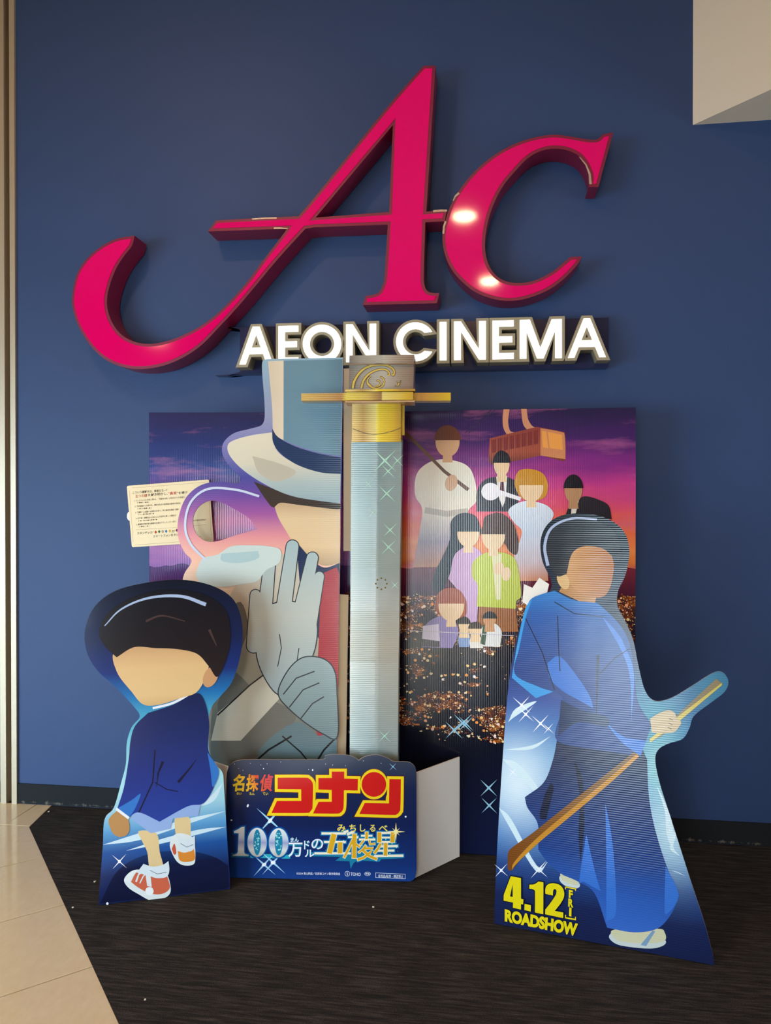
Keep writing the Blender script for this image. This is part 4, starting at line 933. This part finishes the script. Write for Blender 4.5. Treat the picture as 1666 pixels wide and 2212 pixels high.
ra = Art(rtP, rt_)
ra('printed_swoosh', ink('#d6eaf2', 'z'), sm([(1098,1560,1),(1115,1530),(1160,1515),(1110,1550)], 4), sm([(1086,1640,1),(1120,1650),(1165,1705),(1178,1740,1),(1150,1705),(1110,1665)], 5), sm([(1088,1620,1),(1150,1610),(1190,1590,1),(1150,1618)], 4), sm([(1078,1745,1),(1105,1770),(1160,1870),(1185,1860,1),(1158,1882),(1100,1785)], 5),
   sm([(1420,1700),(1440,1740),(1455,1790),(1450,1830,1),(1440,1800),(1436,1750)], 5), sm([(1440,1790,1),(1460,1800),(1455,1830),(1470,1850,1),(1448,1834),(1452,1808)], 5), sm([(1450,1880,1),(1465,1884),(1480,1892,1)], 3))
ra('printed_star', WHT, *[q for s in ((1127,1523,26),(1136,1543,24),(1168,1563,26),(1185,1574,16),(1108,1668,14),(1083,1880,20),(1164,1878,26)) for q in star(*s, 42, .03)], *[ell(x, y, 2.6, 3.2) for x, y in ((1127,1523),(1136,1543),(1168,1563),(1083,1880),(1164,1878))])
FOOT = ink('#d5d2ae', 'z')
ra('printed_sandal', ink('#cfd8d6', 'z'), sm([(1316,2022),(1335,2012),(1400,2020),(1436,2030),(1434,2042),(1405,2049),(1350,2044),(1326,2036)], 5), sm([(1212,1892),(1248,1905),(1252,1916),(1235,1920),(1212,1906)], 4))
ra('printed_foot', FOOT, sm([(1328,2008),(1420,2006),(1436,2014),(1436,2032),(1400,2038),(1345,2034),(1326,2024)], 5), sm([(1213,1886),(1248,1898),(1246,1912),(1216,1902)], 4))
ra('printed_strap', ink('#7fa0c0', 'z'), [(1384,2041), (1410,2010), (1416,2012), (1396,2044)])
SKT = inkgrad(zs_(rtP, 1300, [(2010, '#3b6cc8'), (1930, '#2d5cb4'), (1850, '#1b3f86'), (1740, '#1a3670'), (1650, '#182a52'), (1580, '#1a2644')]), 'z', 'z')
ra('printed_skirt', SKT, sm([(1205,1590,1),(1195,1640),(1175,1690),(1134,1722,1),(1140,1745),(1162,1780),(1163,1835,1),(1185,1865),(1216,1890,1),(1250,1905),(1285,1930),(1312,2004,1),(1370,2014),(1420,2006),(1450,1975),(1468,1934,1),(1440,1870),(1415,1790),(1402,1720),(1398,1640,1),(1380,1600,1)], 6))
ra('printed_pleat', ink('#0f1c3a', 'z'), sm([(1240,1642,1),(1258,1680),(1262,1740),(1262,1800),(1254,1862,1),(1250,1800),(1252,1720)], 4), sm([(1190,1690,1),(1196,1705),(1180,1770,1),(1166,1765),(1176,1720)], 4))
ra('printed_pleat', ink('#3a74d0', 'z'), sm([(1267,1802,1),(1285,1880),(1298,1925,1),(1262,1905),(1252,1900)], 4), sm([(1308,1735,1),(1322,1810),(1330,1905),(1330,1975),(1310,1990,1),(1310,1860)], 4), sm([(1438,1870,1),(1467,1934),(1440,1975),(1436,1950)], 4))
TUN = inkgrad(zs_(rtP, 1250, [(1700, '#2c4a86'), (1560, '#2a4888'), (1450, '#28478c'), (1330, '#2b5ca8'), (1280, '#2f7cc8')]), 'z', 'z')
ra('printed_robe', TUN, sm([(1198,1276,1),(1150,1292),(1138,1320),(1122,1390),(1106,1455,0),(1122,1475,1),(1158,1508,1),(1200,1492,1),(1216,1508,1),(1210,1545),(1204,1600),(1290,1620,1),(1384,1634,1),(1408,1565,1),(1380,1520),(1372,1470),(1362,1395),(1340,1350),(1300,1310),(1288,1302,1),(1240,1296)], 6))
ra('printed_robe_light', ink('#3f9be0', 'z'), sm([(1150,1293,1),(1136,1335),(1122,1400),(1112,1455,0),(1160,1482),(1196,1494,1),(1158,1508,1),(1106,1464,1),(1118,1390),(1134,1318)], 5))
ra('printed_robe_light', ink('#3d78d0', 'z'), sm([(1183,1432,1),(1210,1418),(1250,1465),(1275,1505),(1282,1530,1),(1250,1512),(1215,1492),(1188,1465)], 5), sm([(1306,1556,1),(1345,1590),(1396,1600,1),(1384,1634,1),(1340,1600)], 4), sm([(1300,1330,1),(1335,1368),(1352,1400),(1370,1455),(1364,1560,1),(1362,1470),(1345,1410)], 4))
ra('printed_fold_line', ink('#14203f', 'z'), stroke([(1136,1336),(1172,1410),(1198,1490)], 2), stroke([(1205,1330),(1207,1400),(1210,1450)], 2), stroke([(1292,1415),(1290,1500),(1288,1560)], 6, 1), stroke([(1296,1455),(1330,1420),(1362,1400)], 2), stroke([(1198,1300),(1240,1325),(1305,1333)], 2))
ra('printed_belt', ink('#22365f', 'z'), sm([(1212,1512,1),(1260,1535),(1310,1548),(1310,1570),(1250,1560),(1206,1590,1)], 4))
WD = inkgrad([(rtP.uv((1100, 1850))[0], '#7a4416'), (rtP.uv((1250, 1750))[0], '#8a5a22'), (rtP.uv((1400, 1640))[0], '#7d6544')], 'x', 'z')
ra('printed_sword', WD, sm([(1097,1845,1),(1105,1832),(1150,1800),(1200,1760),(1300,1680),(1370,1624,1),(1381,1632,1),(1310,1692),(1210,1775),(1150,1828),(1106,1880,1),(1098,1878)], 5))
ra('printed_sword_edge', ink('#c98a2a', 'z'), sm([(1108,1880,1),(1114,1868),(1160,1824),(1215,1778),(1312,1697),(1381,1634,1),(1376,1628,1),(1305,1690),(1205,1772),(1150,1820),(1110,1864)], 5))
ra('printed_sword', ink('#8a7a58', 'z'), [(1455,1552), (1548,1466), (1560,1476), (1470,1552), (1430,1590), (1405,1602)])
ra('printed_sword_edge', ink('#d5c05a', 'z'), [(1462,1550), (1560,1475), (1560,1480), (1470,1556), (1405,1604), (1404,1596)])
ra('printed_hand', ink('#cdb48a', 'z'), sm([(1405,1552,1),(1425,1540),(1445,1534),(1458,1540),(1462,1550),(1472,1560),(1466,1572),(1455,1582),(1430,1584),(1408,1582,1)], 5))
ra('printed_fold_line', ink('#6b5638', 'z'), stroke([(1446,1552),(1454,1556)], 1.5), stroke([(1445,1562),(1453,1566)], 1.5), stroke([(1443,1571),(1451,1575)], 1.5))
FC = inkgrad([(rtP.uv((1205, 1220))[0], '#d2a46e'), (rtP.uv((1250, 1220))[0], '#c28a4e'), (rtP.uv((1320, 1220))[0], '#a8662e')], 'x', 'z')
ra('printed_neck', ink('#b9854e', 'z'), [(1222,1250), (1290,1280), (1286,1302), (1250,1298), (1208,1278)])
ra('printed_face', FC, sm([(1225,1180),(1222,1230),(1232,1262),(1265,1286),(1300,1290),(1318,1270),(1326,1230),(1326,1190),(1300,1160),(1250,1155)], 6))
ra('printed_ear', ink('#d9b27a', 'z'), ell(1217, 1254, 12, 20, -25))
ra('printed_hair', inkgrad(zs_(rtP, 1260, [(1260, '#2a2628'), (1180, '#22242a'), (1115, '#2c343a')]), 'z', 'z'), sm([(1224,1240,1),(1204,1244),(1188,1215),(1180,1175),(1195,1140),(1235,1122),(1285,1124),(1328,1148),(1342,1190),(1330,1225),(1322,1200,1),(1300,1184),(1262,1180),(1236,1196)], 6))
ra('printed_highlight', ink('#aab8d8', 'z'), stroke(sm([(1184,1222),(1177,1180),(1192,1140),(1236,1120),(1290,1122)], 5, closed=False), 7, 4))
# date lettering
kd = 7.573
def D7(x, y): return (1060 + x / kd, 1880 + y / kd)
P7 = lambda l: [D7(*p[:2]) for p in l]
YL = ink('#e8d415'); DKO = ink('#10152c')
four = [(330,97),(498,127),(498,465),(538,475),(532,560),(498,550),(497,643),(365,612),(368,528),(213,497),(215,405)]
four_h = [(360,225),(363,437),(318,427)]
dot = [(557,547),(660,572),(657,675),(553,650)]
n1 = sm([(783,182,1),(865,197,1),(862,720,1),(727,690,1),(727,360,0),(715,325),(680,306),(633,300,1),(636,235,1),(700,232),(745,212)], 4)
n2 = sm([(897,385,1),(895,325),(908,265),(945,228),(1000,212),(1065,216),(1130,240),(1180,290),(1205,365),(1198,445),(1160,520),(1110,590),(1050,665,1),(1190,690,1),(1188,783,1),(893,720,1),(895,645,1),(990,520),(1055,425),(1078,370),(1075,325),(1050,307),(1025,330),(1020,412,1)], 4)
ra('date_outline', DKO, P7(offset(four, 14)), P7(offset(dot, 14)), P7(offset(n1, 14)), P7(offset(n2, 12)), layer=42)
ra('date_lettering', YL, [P7(four), P7(four_h)], P7(dot), P7(n1), P7(n2), layer=44)
RS = [('ROADSHOW', tuple(D7(*p) for p in ((232,632),(1432,872),(1412,1085),(232,838))))]
letters('date_outline', rtP, rt_, RS, .0052, DKO, .085, loose=True)
letters('date_lettering', rtP, rt_, RS, .0055, YL, .056, loose=True)
letters('date_lettering', rtP, rt_, [('F', tuple(D7(*p) for p in ((1282,318),(1347,332),(1345,462),(1280,448)))), ('R', tuple(D7(*p) for p in ((1272,458),(1357,475),(1354,610),(1270,595)))), ('I', tuple(D7(*p) for p in ((1288,606),(1326,614),(1322,756),(1284,750))))], .0055, YL, .05)
ra('date_bracket', YL, P7(stroke([(1228,728),(1226,782)], 16)), P7(stroke([(1218,774),(1398,808)], 24)), P7(stroke([(1390,760),(1388,818)], 16)), P7(stroke([(1222,272),(1400,308)], 18)), P7(stroke([(1228,268),(1226,312)], 16)), P7(stroke([(1394,300),(1390,338)], 14)), layer=44)
easel(rt_, rtP, 1180, 1300); easel(rt_, rtP, 1270, 1400)
# folded support seen above the shoulder
q = [rtP.uv(p, -.03) for p in ((1128,1300),(1132,1262),(1150,1270),(1165,1248),(1186,1262),(1170,1330))]
slab('support_fold', [q], -.04, -.035, [CARD, CARD], rt_)

# ------------------------------------------------------------------ scraps of paper lint on the carpet
LINT = plain('paper_lint', '#d8d0c0', .9)
for px, r, lab in (((205, 1905), .005, 'tiny white paper scrap on the carpet just left of the child cutout'), ((157, 1961), .005, 'tiny white paper scrap beside the beige tile edge, below the child cutout'),
        ((807, 1960), .004, 'tiny white paper scrap on the carpet in front of the title board'), ((313, 2160), .004, 'tiny white paper scrap lowest in the photo, on the front carpet'),
        ((105, 1754), .006, 'tiny white paper scrap near the baseboard, at the carpet corner')):
    c = floor_pt(px); V = []; 
    for k in range(6): V.append((c.x + r * random.uniform(.6, 1.2) * math.cos(k * 1.05), c.y + r * random.uniform(.6, 1.2) * math.sin(k * 1.05), .0005))
    V += [(v[0], v[1], .0025 + random.uniform(0, .001)) for v in V]
    o = mesh_obj('paper_scrap', V, [(5,4,3,2,1,0), (6,7,8,9,10,11)] + [(i, (i+1) % 6, (i+1) % 6 + 6, i + 6) for i in range(6)], LINT)
    tag(o, lab, 'scrap', 'paper scraps on the carpet')
